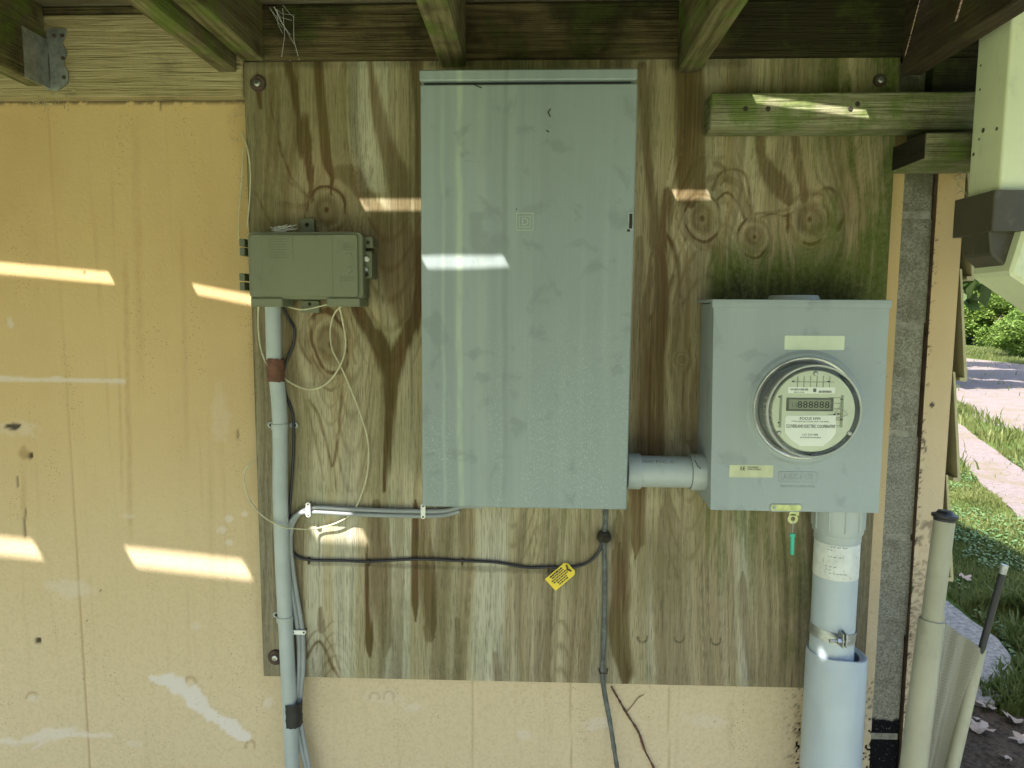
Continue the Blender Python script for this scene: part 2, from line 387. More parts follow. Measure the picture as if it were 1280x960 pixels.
M['bounce'] = plain('bounce_ground', (.25, .28, .18), .95, 0, .25, 6, .4)  # pale tint of the added bounce sheet
M['road'] = plain('asphalt', (.06, .06, .065), .9, 0, .15, 8, .3)
def leafmat(name, a, b, tr=.45):
    m = NT(name); n = m.noise(m.coord(rand=True), 1.7, 4); col = m.mix(m.rng(n, .3, .7), a, b)
    m.out(col, .55, spec=.3)
    t = m.n('ShaderNodeBsdfTranslucent'); m.l(col, t.inputs[0]); mx = m.n('ShaderNodeMixShader'); mx.inputs[0].default_value = tr
    o = m.t.nodes['Material Output']; m.l(m.b.outputs[0], mx.inputs[1]); m.l(t.outputs[0], mx.inputs[2]); m.l(mx.outputs[0], o.inputs[0]); return m.m
M['leaf'] = leafmat('tree_leaves', (.035, .07, .015), (.075, .12, .03))
M['leaf_bright'] = leafmat('shrub_leaves', (.085, .15, .02), (.13, .19, .035))
M['grass'] = leafmat('grass_blades', (.07, .10, .022), (.15, .17, .05))
M['bark'] = lumber('bark', (.16, .13, .10), (.07, .055, .04), .1, .5, 'z')

# ------------------------------------------------------------------ the yard
FOAM_Y, PLY_Y = .022, 0.0
def flat(name, pts, z, mat, kind='structure', sub=0):
    bm = bmesh.new(); bm.faces.new([bm.verts.new((p[0], p[1], z)) for p in pts]); bmesh.ops.recalc_face_normals(bm, faces=bm.faces)
    if bm.faces[:][0].normal.z < 0: bmesh.ops.reverse_faces(bm, faces=bm.faces)
    return tag(obj(name, bm, mat), kind=kind)
flat('ground', [(-250, -250), (250, -250), (250, 350), (-250, 350)], 0, M['lawn'])
def ragged(a, b, n, amp, seed):              # a wavering line between two points
    a = Vector(a[:2]); b = Vector(b[:2]); nrm = Vector((-(b-a).y, (b-a).x)).normalized(); r = random.Random(seed); out = []
    for i in range(n + 1):
        t = i / n; out.append(a.lerp(b, t) + nrm * amp * (math.sin(i * 1.3 + seed) * .5 + r.uniform(-.5, .5)))
    return out
def strip(name, a0, a1, b0, b1, z, mat, amp, n=60):
    bm = bmesh.new(); A = ragged(a0, a1, n, amp, 3); B = ragged(b0, b1, n, amp, 8)
    va = [bm.verts.new((*p, z)) for p in A]; vb = [bm.verts.new((*p, z)) for p in B]
    for i in range(n):
        f = bm.faces.new((va[i], va[i+1], vb[i+1], vb[i])); f.normal_update()
    bmesh.ops.recalc_face_normals(bm, faces=bm.faces)
    bm.faces.ensure_lookup_table()
    if bm.faces[0].normal.z < 0: bmesh.ops.reverse_faces(bm, faces=bm.faces)
    return tag(obj(name, bm, mat), kind='structure')
def ext(p, q, s0, s1):
    p = Vector(p[:2]); q = Vector(q[:2]); return p + (q - p) * s0, p + (q - p) * s1
def band(name, a0, a1, b0, b1, z, mat, amp, far=25, n=90):
    A0, A1, B0, B1 = [Vector(p[:2]) for p in (a0, a1, b0, b1)]; D = ((A1+B1)-(A0+B0)).normalized()*far
    def side(P, seed):
        P = [P[0]-D, P[0], P[1], P[1]+D]; L = [(P[k+1]-P[k]).length for k in range(3)]; T = sum(L); out = []; r = random.Random(seed)
        for i in range(n+1):
            t = T*i/n; k = 0
            while k < 2 and t > L[k]: t -= L[k]; k += 1
            p = P[k].lerp(P[k+1], min(1, t/L[k])); w = 1 if 0 < i < n else 0
            out.append(p + Vector((math.sin(i*.9+seed)*.5 + r.uniform(-.5, .5), math.cos(i*1.1+seed)*.5 + r.uniform(-.5, .5)))*amp*w)
        return out
    A, B = side((A0, A1), 3), side((B0, B1), 8); bm = bmesh.new(); va = [bm.verts.new((*p, z)) for p in A]; vb = [bm.verts.new((*p, z)) for p in B]
    for i in range(n): bm.faces.new((va[i], va[i+1], vb[i+1], vb[i]))
    for f in bm.faces:
        f.normal_update()
        if f.normal.z < 0: f.normal_flip()
    tag(obj(name, bm, mat), kind='structure'); return (A0, A1), (B0, B1)
d1a, d1b = band('drive', gnd(1195, 446), gnd(1280, 456), gnd(1195, 503), gnd(1280, 545), .006, M['drive'], .22)
d2a, d2b = band('wheel_track', gnd(1195, 528), gnd(1280, 590), gnd(1195, 575), gnd(1280, 655), .011, M['drive'], .02, 8)
r1 = ext(gnd(1195, 418), gnd(1280, 418), -6, 8); r2 = ext(gnd(1195, 424), gnd(1280, 425), -6, 8)
strip('road', r1[0], r1[1], r2[0], r2[1], .016, M['road'], .3)
# bare soil by the house, lumpy
bm = bmesh.new(); nx, ny = 90, 90; X0, X1, Y0, Y1 = -3.4, 2.6, -.8, 1.7
vs_ = {}
for i in range(nx + 1):
    for j in range(ny + 1):
        x = X0 + (X1-X0)*i/nx; y = Y0 + (Y1-Y0)*j/ny
        vs_[i, j] = (x, y)
xs = np.array([vs_[i, j] for i in range(nx+1) for j in range(ny+1)])
hz = .012 + .035 * (fbm(xs[:, 0]*9, xs[:, 1]*9, 5, 5) - .45)
edge = np.minimum.reduce([(X1 - xs[:, 0]) * 1.0, (Y1 - xs[:, 1]), xs[:, 0]-X0, xs[:, 1]-Y0]) + .5 * (fbm(xs[:, 0]*2, xs[:, 1]*2, 2) - .6)
hz = np.where(edge < .1, -.02, hz)
V = [bm.verts.new((xs[k, 0], xs[k, 1], hz[k])) for k in range(len(xs))]
for i in range(nx):
    for j in range(ny):
        a = i*(ny+1)+j; bm.faces.new((V[a], V[a+ny+1], V[a+ny+2], V[a+1]))
tag(obj('bare_soil', bm, M['soil'], smooth=True, angle=80), kind='structure')
bm = bmesh.new(); pp_ = [(-4.2 + 8*k/30, -.35 - .12*math.sin(k*1.7)) for k in range(31)] + [(3.8 - 8*k/30, -4.6 - .4*math.sin(k*1.3)) for k in range(31)]
bm.faces.new([bm.verts.new((x, y, .006)) for x, y in pp_[::-1]]); bmesh.ops.recalc_face_normals(bm, faces=bm.faces)
if bm.faces[:][0].normal.z < 0: bmesh.ops.reverse_faces(bm, faces=bm.faces)
tag(obj('bounce_sheet', bm, M['bounce']), kind='structure')  # unseen pale ground added to bounce light up under the deck
# concrete slab lying at the corner
q = [gnd(a, b, .045) for a, b in ((1172, 745), (1186, 751), (1200, 762), (1216, 775), (1228, 783), (1248, 797), (1262, 815), (1272, 845), (1266, 862), (1246, 878), (1225, 874), (1190, 866), (1150, 840))]
bm = bmesh.new(); prism(bm, [(p.x, p.y) for p in q], 'z', -.05, .045, .008)
tag(obj('footing_slab', bm, M['concrete']), 'weathered grey concrete slab lying on the soil past the wall corner', 'slab')

# grass blades in the part of the yard one can see
def grass(name, n, seed, xr, yr, hmin, hmax, keep):
    r = np.random.default_rng(seed); P = np.column_stack([r.uniform(*xr, n), r.uniform(*yr, n)])
    P = P[keep(P)]; n = len(P)
    a = r.uniform(0, 2*np.pi, n); h = r.uniform(hmin, hmax, n) * (.6 + .8 * vn(P[:, 0]*3, P[:, 1]*3, 3)); w = h * .07 + .0015
    lean = r.uniform(.1, .7, n) * h; la = r.uniform(0, 2*np.pi, n)
    dx, dy = np.cos(a) * w, np.sin(a) * w
    base = np.column_stack([P, np.full(n, .0)])
    v0 = base + np.column_stack([dx, dy, np.zeros(n)]); v1 = base - np.column_stack([dx, dy, np.zeros(n)])
    mid = base + np.column_stack([np.cos(la)*lean*.35, np.sin(la)*lean*.35, h*.6])
    v2 = mid + np.column_stack([dx, dy, np.zeros(n)]) * .7; v3 = mid - np.column_stack([dx, dy, np.zeros(n)]) * .7
    tip = base + np.column_stack([np.cos(la)*lean, np.sin(la)*lean, h])
    V = np.stack([v0, v1, v3, v2, tip], 1).reshape(-1, 3); k = np.arange(n) * 5
    F = [(*t,) for t in np.column_stack([k, k+1, k+2, k+3]).tolist()] + [(*t,) for t in np.column_stack([k+3, k+2, k+4]).tolist()]
    me = bpy.data.meshes.new(name); me.from_pydata(V.tolist(), [], F); me.materials.append(M['grass'])
    o = bpy.data.objects.new(name, me); C.objects.link(o); return tag(o, 'green grass of the yard past the wall corner', 'grass', kind='stuff')
def onside(P, a, b):
    a, b = Vector(a[:2]), Vector(b[:2]); return (b.x-a.x)*(P[:, 1]-a.y) - (b.y-a.y)*(P[:, 0]-a.x)
def keepg(P):
    px, py = proj(np.column_stack([P, np.zeros(len(P))]))
    k = (px > 1150) & (px < 1330) & (py < 900)
    t2 = (onside(P, *d2a) < 0) & (onside(P, *d2b) > 0); t1 = (onside(P, *d1a) < 0) & (onside(P, *d1b) > 0)
    soil = (P[:, 0] < 2.4) & (P[:, 1] < .85 + .7*vn(P[:, 0]*5, P[:, 1]*5))
    slab = (px < 1252) & (px > 1150) & (py > 735 + (px-1172)*.85) & (py < 868)
    hole = (fbm(P[:, 0]*1.5, P[:, 1]*1.5, 9) > .66) & (rng.random(len(P)) < .5)
    thin = rng.random(len(P)) < .006
    return k & (~t1 | thin) & (~t2 | thin) & (~soil | (rng.random(len(P)) < .02)) & ~hole & (~slab | (rng.random(len(P)) < .03))
grass('grass', 230000, 1, (.9, 6.5), (.3, 6.5), .018, .05, keepg)
grass('grass', 26000, 6, (1.3, 2.6), (.8, 2.2), .05, .12, lambda P: keepg(P) & (fbm(P[:, 0]*4, P[:, 1]*4, 6) > .45))
grass('grass', 260000, 2, (3, 26), (5, 30), .06, .16, keepg)

# dry leaves on the soil
def clover(n, seed):
    r = np.random.default_rng(seed); P = np.column_stack([r.uniform(1.2, 6, n), r.uniform(1.4, 6, n)]); P = P[keepg(P) & (fbm(P[:, 0]*2, P[:, 1]*2, 3) > .42)]
    bm = bmesh.new()
    for x, y in P:
        h = r.uniform(.012, .045); sz = r.uniform(.005, .011); t = r.uniform(-.5, .5, 2); ph = r.uniform(0, 6.28)
        bm.faces.new([bm.verts.new((x+sz*math.cos(ph+a), y+sz*math.sin(ph+a), h+sz*(t[0]*math.cos(ph+a)+t[1]*math.sin(ph+a)))) for a in (0, 1.05, 2.1, 3.15, 4.2, 5.25)])
    tag(obj('clover', bm, M['clover']), 'low clover leaves among the grass past the wall corner', 'ground cover', kind='stuff')
M['clover'] = leafmat('clover_leaves', (.06, .12, .035), (.11, .17, .07), .2)
clover(60000, 5)
def leaf_mesh():
    pts = [(0, 0)]; out = []
    for k in range(22):
        a = 2*math.pi*k/22; rr = .38 + .62*abs(math.cos(2.5*a)) ** 1.3*(.75+.25*math.cos(a)) + random.uniform(-.08, .08); out.append((rr*math.sin(a), rr*math.cos(a)))
    bm = bmesh.new(); c = bm.verts.new((0, 0, .05)); cu_ = random.uniform(.25, .6); vs = [bm.verts.new((x, y, cu_*(x*x+.4*y*y) + .12*math.sin(5*x + 4*y) + random.uniform(0, .06))) for x, y in out]
    for k in range(22): bm.faces.new((c, vs[k], vs[(k+1) % 22]))
    ext_ = bmesh.ops.extrude_face_region(bm, geom=list(bm.faces)); bmesh.ops.translate(bm, vec=(0, 0, .02), verts=[g for g in ext_['geom'] if isinstance(g, bmesh.types.BMVert)])
    bmesh.ops.recalc_face_normals(bm, faces=bm.faces); return bm
lf = [('largest pale dry leaf, lobed, on the dark soil', 1224, 912, .055), ('curled dry leaf beside the fabric just above the pale one', 1232, 882, .04), ('dry leaf half rolled at the soil edge near the black rod foot', 1266, 900, .045),
      ('dry leaf at the very right edge of the soil', 1276, 925, .04), ('dry whitish leaf lying before the grass above the slab', 1203, 722, .05), ('small tan leaf lying between two larger ones on soil', 1222, 900, .028),
      ('small dry leaf just under the slab corner', 1248, 868, .028), ('tiny pale leaf right of the beige pole at the frame bottom', 1258, 948, .025)]
for lab, px, py, s in lf:
    p = gnd(px, py, .03); o = obj('dead_leaf', leaf_mesh(), M['leaf_dry'], smooth=True); o.scale = (s, s, s); o.location = p; o.rotation_euler = (random.uniform(-.3, .3), random.uniform(-.3, .3), random.uniform(0, 6)); tag(o, lab, 'leaf', 'dry leaves on the soil')

# trees and shrubs across the road
def crown_bm(n, rx, rz, size, clumps, seed):
    r = random.Random(seed); bm = bmesh.new(); cl = []
    for k in range(clumps):
        a = r.uniform(0, 6.28); u = r.random() ** .5; h = r.uniform(-1, 1); w = math.sqrt(max(0, 1 - h*h*.85))
        cl.append((Vector((math.cos(a)*u*rx*w, math.sin(a)*u*rx*w, h*rz)), r.uniform(.18, .38) * rx))
    for k in range(n):
        c, cr = r.choice(cl); d = Vector((r.gauss(0, 1), r.gauss(0, 1), r.gauss(0, .8))).normalized() * cr * r.uniform(.55, 1.1)
        p = c + d; s = size * r.uniform(.6, 1.3); e = Euler((r.uniform(-1, 1), r.uniform(-1, 1), r.uniform(0, 6.28))).to_matrix()
        q = [(-.5, 0, 0), (0, -.32, .05), (.5, 0, -.05), (0, .32, .05)]
        bm.faces.new([bm.verts.new(p + e @ (Vector(t) * s)) for t in q])
    return bm
def trunk_bm(h, r0, seed, limbs=6):
    r = random.Random(seed); bm = bmesh.new(); pts = [(r.uniform(-.1, .1)*k*.4, r.uniform(-.1, .1)*k*.4, h*k/6) for k in range(7)]; pts[0] = (0, 0, -.1)
    tube(bm, pts, [r0*(1.25 if k == 0 else 1)*(1 - .12*k) for k in range(7)], 8)
    for k in range(limbs):
        b = Vector(pts[r.randint(2, 5)]); a = r.uniform(0, 6.28); L = h*r.uniform(.2, .4)
        tube(bm, [b, b + Vector((math.cos(a)*L*.5, math.sin(a)*L*.5, L*.35)), b + Vector((math.cos(a)*L, math.sin(a)*L, L*.9))], [r0*.4, r0*.25, r0*.08], 6)
    return bm
def tree_proto(kind, n, rx, rz, size, clumps, zc, h, r0, seed, mat):
    t = empty(kind, (0, 0, 0), '', '')
    cb = crown_bm(n, rx, rz, size, clumps, seed); bmesh.ops.translate(cb, vec=(0, 0, zc), verts=cb.verts)
    obj('crown', cb, mat, t); obj('trunk', trunk_bm(h, r0, seed), M['bark'], t, True); return t
def copy_tree(o):
    c = o.copy(); C.objects.link(c)
    for ch in list(o.children):
        d = ch.copy(); C.objects.link(d); d.parent = c
    return c
protoT = [tree_proto('broadleaf_tree', 7000, 3.2, 4.2, .42, 26, 6.2, 8.5, .2, 11, M['leaf']), tree_proto('broadleaf_tree', 6000, 2.6, 4.8, .38, 22, 6.4, 9.5, .16, 23, M['leaf'])]
protoS = tree_proto('shrub', 5200, 1.2, .9, .11, 18, .95, 1.2, .05, 31, M['leaf_bright'])
def groundpt(px, dist):
    d = ray(px, 480); d.z = 0; d.normalize(); p = CAM + d * dist; return Vector((p.x, p.y, 0))
trs = [(1196, 47, 'tree seen just right of the tan trim under the brown collar'), (1222, 50, 'dark tree behind the pale trunks, left part of the gap'), (1246, 46, 'tree in the middle of the gap below the white elbow'),
       (1272, 52, 'tree behind the bright shrub at the right edge'), (1300, 48, 'tree cut off by the right edge of the picture'), (1170, 52, 'tree mostly hidden by the wall end'), (1234, 62, 'farthest tree of the wood, between two nearer ones'), (1262, 66, 'second farthest tree, high behind the right shrub'), (1205, 70, 'faint tree at the back of the wood on the left')]
first = [True, True]
for i, (px, D, lab) in enumerate(trs):
    k = i % 2; t = protoT[k] if first[k] else copy_tree(protoT[k]); first[k] = False
    t.location = groundpt(px, D); t.rotation_euler.z = i * 1.7; s = 1 + .25*math.sin(i*2.1); t.scale = (s, s, s*1.15); tag(t, lab, 'tree', 'trees across the road')
t = copy_tree(protoT[0]); t.location = (7.0, 13.0, 0); t.scale = (1, 1, 1.25); tag(t, 'tree beside the house whose shade lies on the drive', 'tree', 'trees around the yard')
for k in range(20):  # unseen ring of trees added to green the light and hide sky
    a = R(95 + k * 13.5 + 4*math.sin(k*5)); D = 25 + 6*math.sin(k*2.7); x, y = math.cos(a)*D, math.sin(a)*D - 1
    if x > 5 and y > -4: continue
    t = copy_tree(protoT[k % 2]); t.location = (x, y, 0); t.rotation_euler.z = k; s = 1.05 + .2*math.sin(k*1.9); t.scale = (s*1.25, s*1.25, s*1.1); tag(t, 'unseen leafy tree behind the viewer, added to tint the light green', 'tree', 'trees around the yard')
shs = [(1270, 31, .75, 'bright yellow-green shrub at the right edge before the road'), (1292, 29, .85, 'shrub cut by the right edge of the picture'), (1246, 40, 1.2, 'shrub across the road under the elbow'), (1215, 41, 1.1, 'shrub across the road in the middle of the gap'), (1193, 42, 1.3, 'shrub across the road beside the tan trim'), (1254, 33, .5, 'lower shrub left of the bright one near the road'), (1230, 43, 1.6, 'tall shrub between the two middle ones across the road'), (1262, 42, 1.9, 'tall shrub behind the bright yellow-green one')]
for i, (px, D, s, lab) in enumerate(shs):
    t = protoS if i == 0 else copy_tree(protoS); t.location = groundpt(px, D); t.rotation_euler.z = i*2.3; t.scale = (s*1.2, s*1.2, s); tag(t, lab, 'shrub', 'shrubs by the road')

# ------------------------------------------------------------------ house wall
def grid_obj(name, x0, x1, z0, z1, step, y, mat, parent, mask=None, disp=None, attrs=None, thick=None):
    nx = int(round((x1-x0)/step)); nz = int(round((z1-z0)/step)); xs = np.linspace(x0, x1, nx+1); zs = np.linspace(z0, z1, nz+1)
    X, Z = np.meshgrid(xs, zs); X = X.ravel(); Z = Z.ravel(); Y = np.full(X.shape, y)
    PX, PY = proj(np.column_stack([X, Y, Z]))
    A = attrs(PX, PY, X, Z) if attrs else {}
    if 'disp' in A: Y = Y + A.pop('disp')
    idx = np.arange((nx+1)*(nz+1)).reshape(nz+1, nx+1)
    F = np.stack([idx[:-1, :-1], idx[:-1, 1:], idx[1:, 1:], idx[1:, :-1]], -1).reshape(-1, 4)
    if mask is not None:
        cx = X[F].mean(1); cz = Z[F].mean(1); F = F[mask(cx, cz)]
    w = np.array(parent.location if parent else (0, 0, 0))
    me = bpy.data.meshes.new(name); nv = len(X)
    me.vertices.add(nv); me.vertices.foreach_set('co', (np.column_stack([X, Y, Z]) - w).astype(np.float32).ravel())
    me.loops.add(F.size); me.loops.foreach_set('vertex_index', F.ravel().astype(np.int32)); me.polygons.add(len(F))
    me.polygons.foreach_set('loop_start', (np.arange(len(F))*4).astype(np.int32)); me.polygons.foreach_set('loop_total', np.full(len(F), 4, np.int32))
    me.update(calc_edges=True)
    me.polygons.foreach_set('use_smooth', np.ones(len(F), bool))
    for k, a in A.items():
        at_ = me.attributes.new(k, 'FLOAT', 'POINT'); at_.data.foreach_set('value', np.clip(a, 0, 1).astype(np.float32))
    me.materials.append(mat); o = bpy.data.objects.new(name, me); C.objects.link(o)
    if parent: o.parent = parent
    return o

WX1 = at(1178, 400, .02).x                       # the corner of the house
px0 = at(303, 90).x; ply_x0 = (at(304, 120).x + at(331, 840).x) / 2; ply_x1 = at(1118, 200).x
ply_z1 = at(700, 75).z; ply_z0 = at(600, 851).z
foam_top = at(150, 124, FOAM_Y).z
foam_x1 = at(1126, 300, FOAM_Y).x
wall = empty('house_wall', (-.2, .1, 0), 'tan foam board sheathed block wall with a bare strip of cinder blocks at its right end', 'wall')

def foam_attr(PX, PY, X, Z):
    wh = np.zeros(X.shape); dk = np.zeros(X.shape); st = np.zeros(X.shape)
    wob = (fbm(X*60, Z*60, 3) - .5)
    def blob(cx, cy, rx, ry, amt, rot=0, k=1.2):
        nonlocal wh
        dx = PX-cx; dy = PY-cy; c, s = math.cos(rot), math.sin(rot); u = (dx*c+dy*s)/rx; v = (-dx*s+dy*c)/ry
        wh = np.maximum(wh, amt * sstep(1.1, .6, np.hypot(u, v) + wob*k))
    d = pdist(PX, PY, [(188, 847, 3), (215, 853, 11), (240, 870, 12), (262, 892, 8), (285, 908, 9), (308, 921, 6)]); wh = np.maximum(wh, .95*sstep(1.15, .75, d + wob*1.6))
    d = pdist(PX, PY, [(0, 925, 3), (30, 928, 4), (60, 918, 6), (100, 918, 3), (138, 920, 2)]); wh = np.maximum(wh, .6*sstep(1.5, .4, d + wob*3))
    d = pdist(PX, PY, [(40, 936, 2), (65, 922, 4), (90, 912, 5)]); wh = np.maximum(wh, .5*sstep(1.6, .4, d + wob*3))
    d = pdist(PX, PY, [(-10, 473, 3), (80, 475, 3.4), (155, 477, 3.2)]); wh = np.maximum(wh, .6*sstep(1.2, .7, d + wob*1.2))
    for b in ((286, 649, 6, 5, .6), (305, 643, 6, 5, .55), (278, 662, 7, 6, .5), (287, 678, 6, 5, .6), (12, 402, 5, 9, .5), (160, 645, 12, 4, .3), (245, 783, 9, 6, .35), (334, 880, 8, 9, .5), (170, 930, 12, 6, .3), (85, 735, 30, 12, .3), (42, 872, 8, 4, .4), (275, 520, 14, 40, .16), (515, 884, 14, 8, .35), (745, 905, 18, 10, .35), (655, 918, 10, 6, .3), (480, 872, 25, 8, .2), (880, 900, 30, 10, .2)):
        blob(*b)
    # seams between the boards
    seam = np.zeros(X.shape)
    for pts in ([(60, 120), (112, 965)], [(590, 850), (590, 970)], [(713, 855), (714, 970)], [(836, 860), (836, 970)]):
        (a, b), (c, e) = pts; xc = a + (c-a)*(PY-b)/(e-b); s = sstep(1.5, .5, np.abs(PX-xc)) * (PY > b)
        seam = np.maximum(seam, s*(.9 if a < 100 else .7))
    st = np.maximum(st, seam*.9)
    for cx, w_, a, y0, y1 in ((160, 5, .35, 300, 700), (150, 3, .3, 420, 640), (232, 5, .2, 250, 600), (176, 8, .2, 120, 520), (27, 6, .3, 560, 700), (750, 4, .3, 860, 960), (905, 6, .35, 860, 960), (990, 10, .4, 860, 960), (680, 5, .2, 860, 960)):
        st = np.maximum(st, a*sstep(1, .2, np.abs(PX-cx - (PY-500)*.02 + 3*wob)/w_)*sstep(y0, y0+60, PY)*sstep(y1, y1-60, PY)*(.5+vn(X*400, Z*120, 4)))
    # rust rings of nails
    for cx, cy in ((40, 871), (238, 852), (313, 932), (468, 872), (486, 871)):
        r_ = np.hypot(PX-cx, PY-cy); st = np.maximum(st, .8*sstep(2, .6, np.abs(r_-6+wob*2))*(PY < cy+3))
    # holes and gouges
    for cx, cy, rx, ry, k in ((17, 533, 10, 5, 1.5), (38, 570, 4, 5, .8), (47, 801, 4.5, 4, .3), (125, 739, 1.6, 1.6, 0), (108, 777, 1.2, 1.2, 0), (105, 342, 1, 3, 0), (313, 221, 1.2, 2, 0), (22, 600, .8, 12, .4), (31, 655, 1.6, 20, .7), (994, 905, 1.4, 1.4, 0), (893, 903, 1.2, 1.2, 0), (278, 190, 1, 2, 0), (297, 543, 1, 7, 0)):
        dk = np.maximum(dk, (.92 if rx > 3 else .6)*sstep(1.1, .7, np.hypot((PX-cx)/rx, (PY-cy)/ry) + wob*k))
    halo = sstep(1.2, .3, np.hypot((PX-22)/26, (PY-535)/9) + wob*2)*.7; wh = np.maximum(wh, halo*.4); st = np.maximum(st, sstep(1.1, .4, np.hypot((PX-33)/9, (PY-567)/9)+wob*2)*.8)
    # black mildew near the big pipe; shadow gap under the ledger painted dark
    dk = np.maximum(dk, .7*sstep(.60, .68, fbm(X*220, Z*220, 8, 4))*sstep(970, 1000, PX)*(PY > 850))
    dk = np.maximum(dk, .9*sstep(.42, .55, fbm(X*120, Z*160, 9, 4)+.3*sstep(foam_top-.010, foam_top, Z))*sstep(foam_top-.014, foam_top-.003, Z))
    dk = np.maximum(dk, .75*((np.abs(PX-173.5) < 1) | (np.abs(PX-200) < 1))*(PY < 152)*sstep(152, 125, PY))
    skylit = sstep(420, 900, PY + 120*(fbm(X*4, Z*4, 21)-.5)) * .85 + .15*sstep(300, 500, PY)  # paler skylight towards the bottom, painted into the foam colour
    wob2 = fbm(X*14, Z*14, 31)-.5
    return dict(white=wh, stain=st, dark=dk, skylit=skylit, disp=.0002 + seam*.0015 + sstep(.3, .9, dk)*.004*(PY > 200) - .0004*wob2)
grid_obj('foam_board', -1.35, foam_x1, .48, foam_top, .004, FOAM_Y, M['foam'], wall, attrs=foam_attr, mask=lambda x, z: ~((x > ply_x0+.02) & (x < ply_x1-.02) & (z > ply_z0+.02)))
# blocks: every course behind the exposed strip, mortar core behind
bz = at(1110, 541, .03).z; bzr = []
BLK = .0240
bxl = at(1080, 500, .05).x - .30; bxr = at(1147.5, 640, .012).x-.0012
z = bz + .2032 * 3 - .004
bm = bmesh.new(); bx(bm, -3.2, bxl-.001, FOAM_Y+.006, .05, 0, foam_top-.001); obj('foam_backing', bm, M['foam'], wall)
core = bmesh.new(); bx(core, bxl, bxr-.003, .0250, .24, 0, 2.6); obj('mortar', core, M['mortar'], wall)
zz = bz - .2032 * 5
while zz < 2.1:
    bm = bmesh.new(); z0, z1 = max(0, zz+.0055), zz+.2032-.0055
    if z1 > 0.02:
        bx(bm, bxl + random.uniform(-.003, .003), bxr + random.uniform(-.002, .003), BLK + random.uniform(-.0004, .0004), .26, z0, z1, .0022); obj('block', bm, M['block'], wall)
    zz += .2032
# tan trim strip past the blocks and its gap, the shadow line painted as a dark brown edge
sx0, sx1 = at(1147.5, 640, .012).x, at(1180, 640, .012).x
def strip_attr(PX, PY, X, Z):
    w = fbm(X*120, Z*60, 4); n = fbm(X*300, Z*300, 6)
    dk = .85*sstep(.60, .66, n)*sstep(.012, .0, X-sx0)*(.3+.9*(PY > 300)); dk = np.maximum(dk, .9*(np.hypot(PX-1165, PY-506) < 3.2)); dk = np.maximum(dk, .9*sstep(1.3, .6, pdist(PX, PY, [(1150, 544, .8), (1156, 552, 1), (1157, 564, .8)])))
    dk = np.maximum(dk, .5*sstep(.5, .62, w)*(PY > 650)*(PY < 682))
    dk = np.maximum(dk, .45*sstep(.45, .6, n)*(PY > 700)); dk = np.maximum(dk, .8*sstep(.5, .56, n)*(PY < 212))
    return dict(white=.25*sstep(250, 700, PY), stain=.3*sstep(.5, .7, w)*(PY > 640), dark=dk, skylit=.45*sstep(150, 900, PY), disp=0*X)
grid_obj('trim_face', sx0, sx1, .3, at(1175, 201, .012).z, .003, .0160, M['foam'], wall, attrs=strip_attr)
bm = bmesh.new(); bx(bm, sx0+.0005, sx1, .0166, .30, 0, at(1175, 201, .012).z-.0005); obj('trim_board', bm, M['trimshade'], wall)
# vinyl siding courses on the end wall, seen by their profile
sid = [(1192, 205), (1200, 348), (1200, 475), (1194, 600), (1180, 725), (1165, 850)]
zt = 2.6
zs_ = [at(a, b, .015).z for a, b in sid]
M['siding'] = plain('tan_vinyl_siding', (.42, .37, .20), .5, 0, .12, 12)
for i, zb in enumerate([2.5, 2.3, 2.1] + zs_[:]):
    zt_ = zb + .205; bm = bmesh.new()
    prism(bm, [(sx1+.002, zt_), (sx1+.006, zt_), (sx1+.030, zb), (sx1+.028, zb-.004), (sx1+.016, zb-.002), (sx1+.016, zb+.004), (sx1+.024, zb+.004)], 'y', .016+random.uniform(-.004, .004), 3.8, 0)
    obj('siding_course', bm, M['siding'], wall)
# upper wall and the rest of the house body
bm = bmesh.new(); bx(bm, -3.2, bxr, .262, 3.8, 0, 4.8); obj('house_core', bm, M['siding'], wall)
bm = bmesh.new(); bx(bm, -3.2, bxr+.04, .03, .259, 2.62, 4.8); obj('upper_wall', bm, M['siding'], wall)

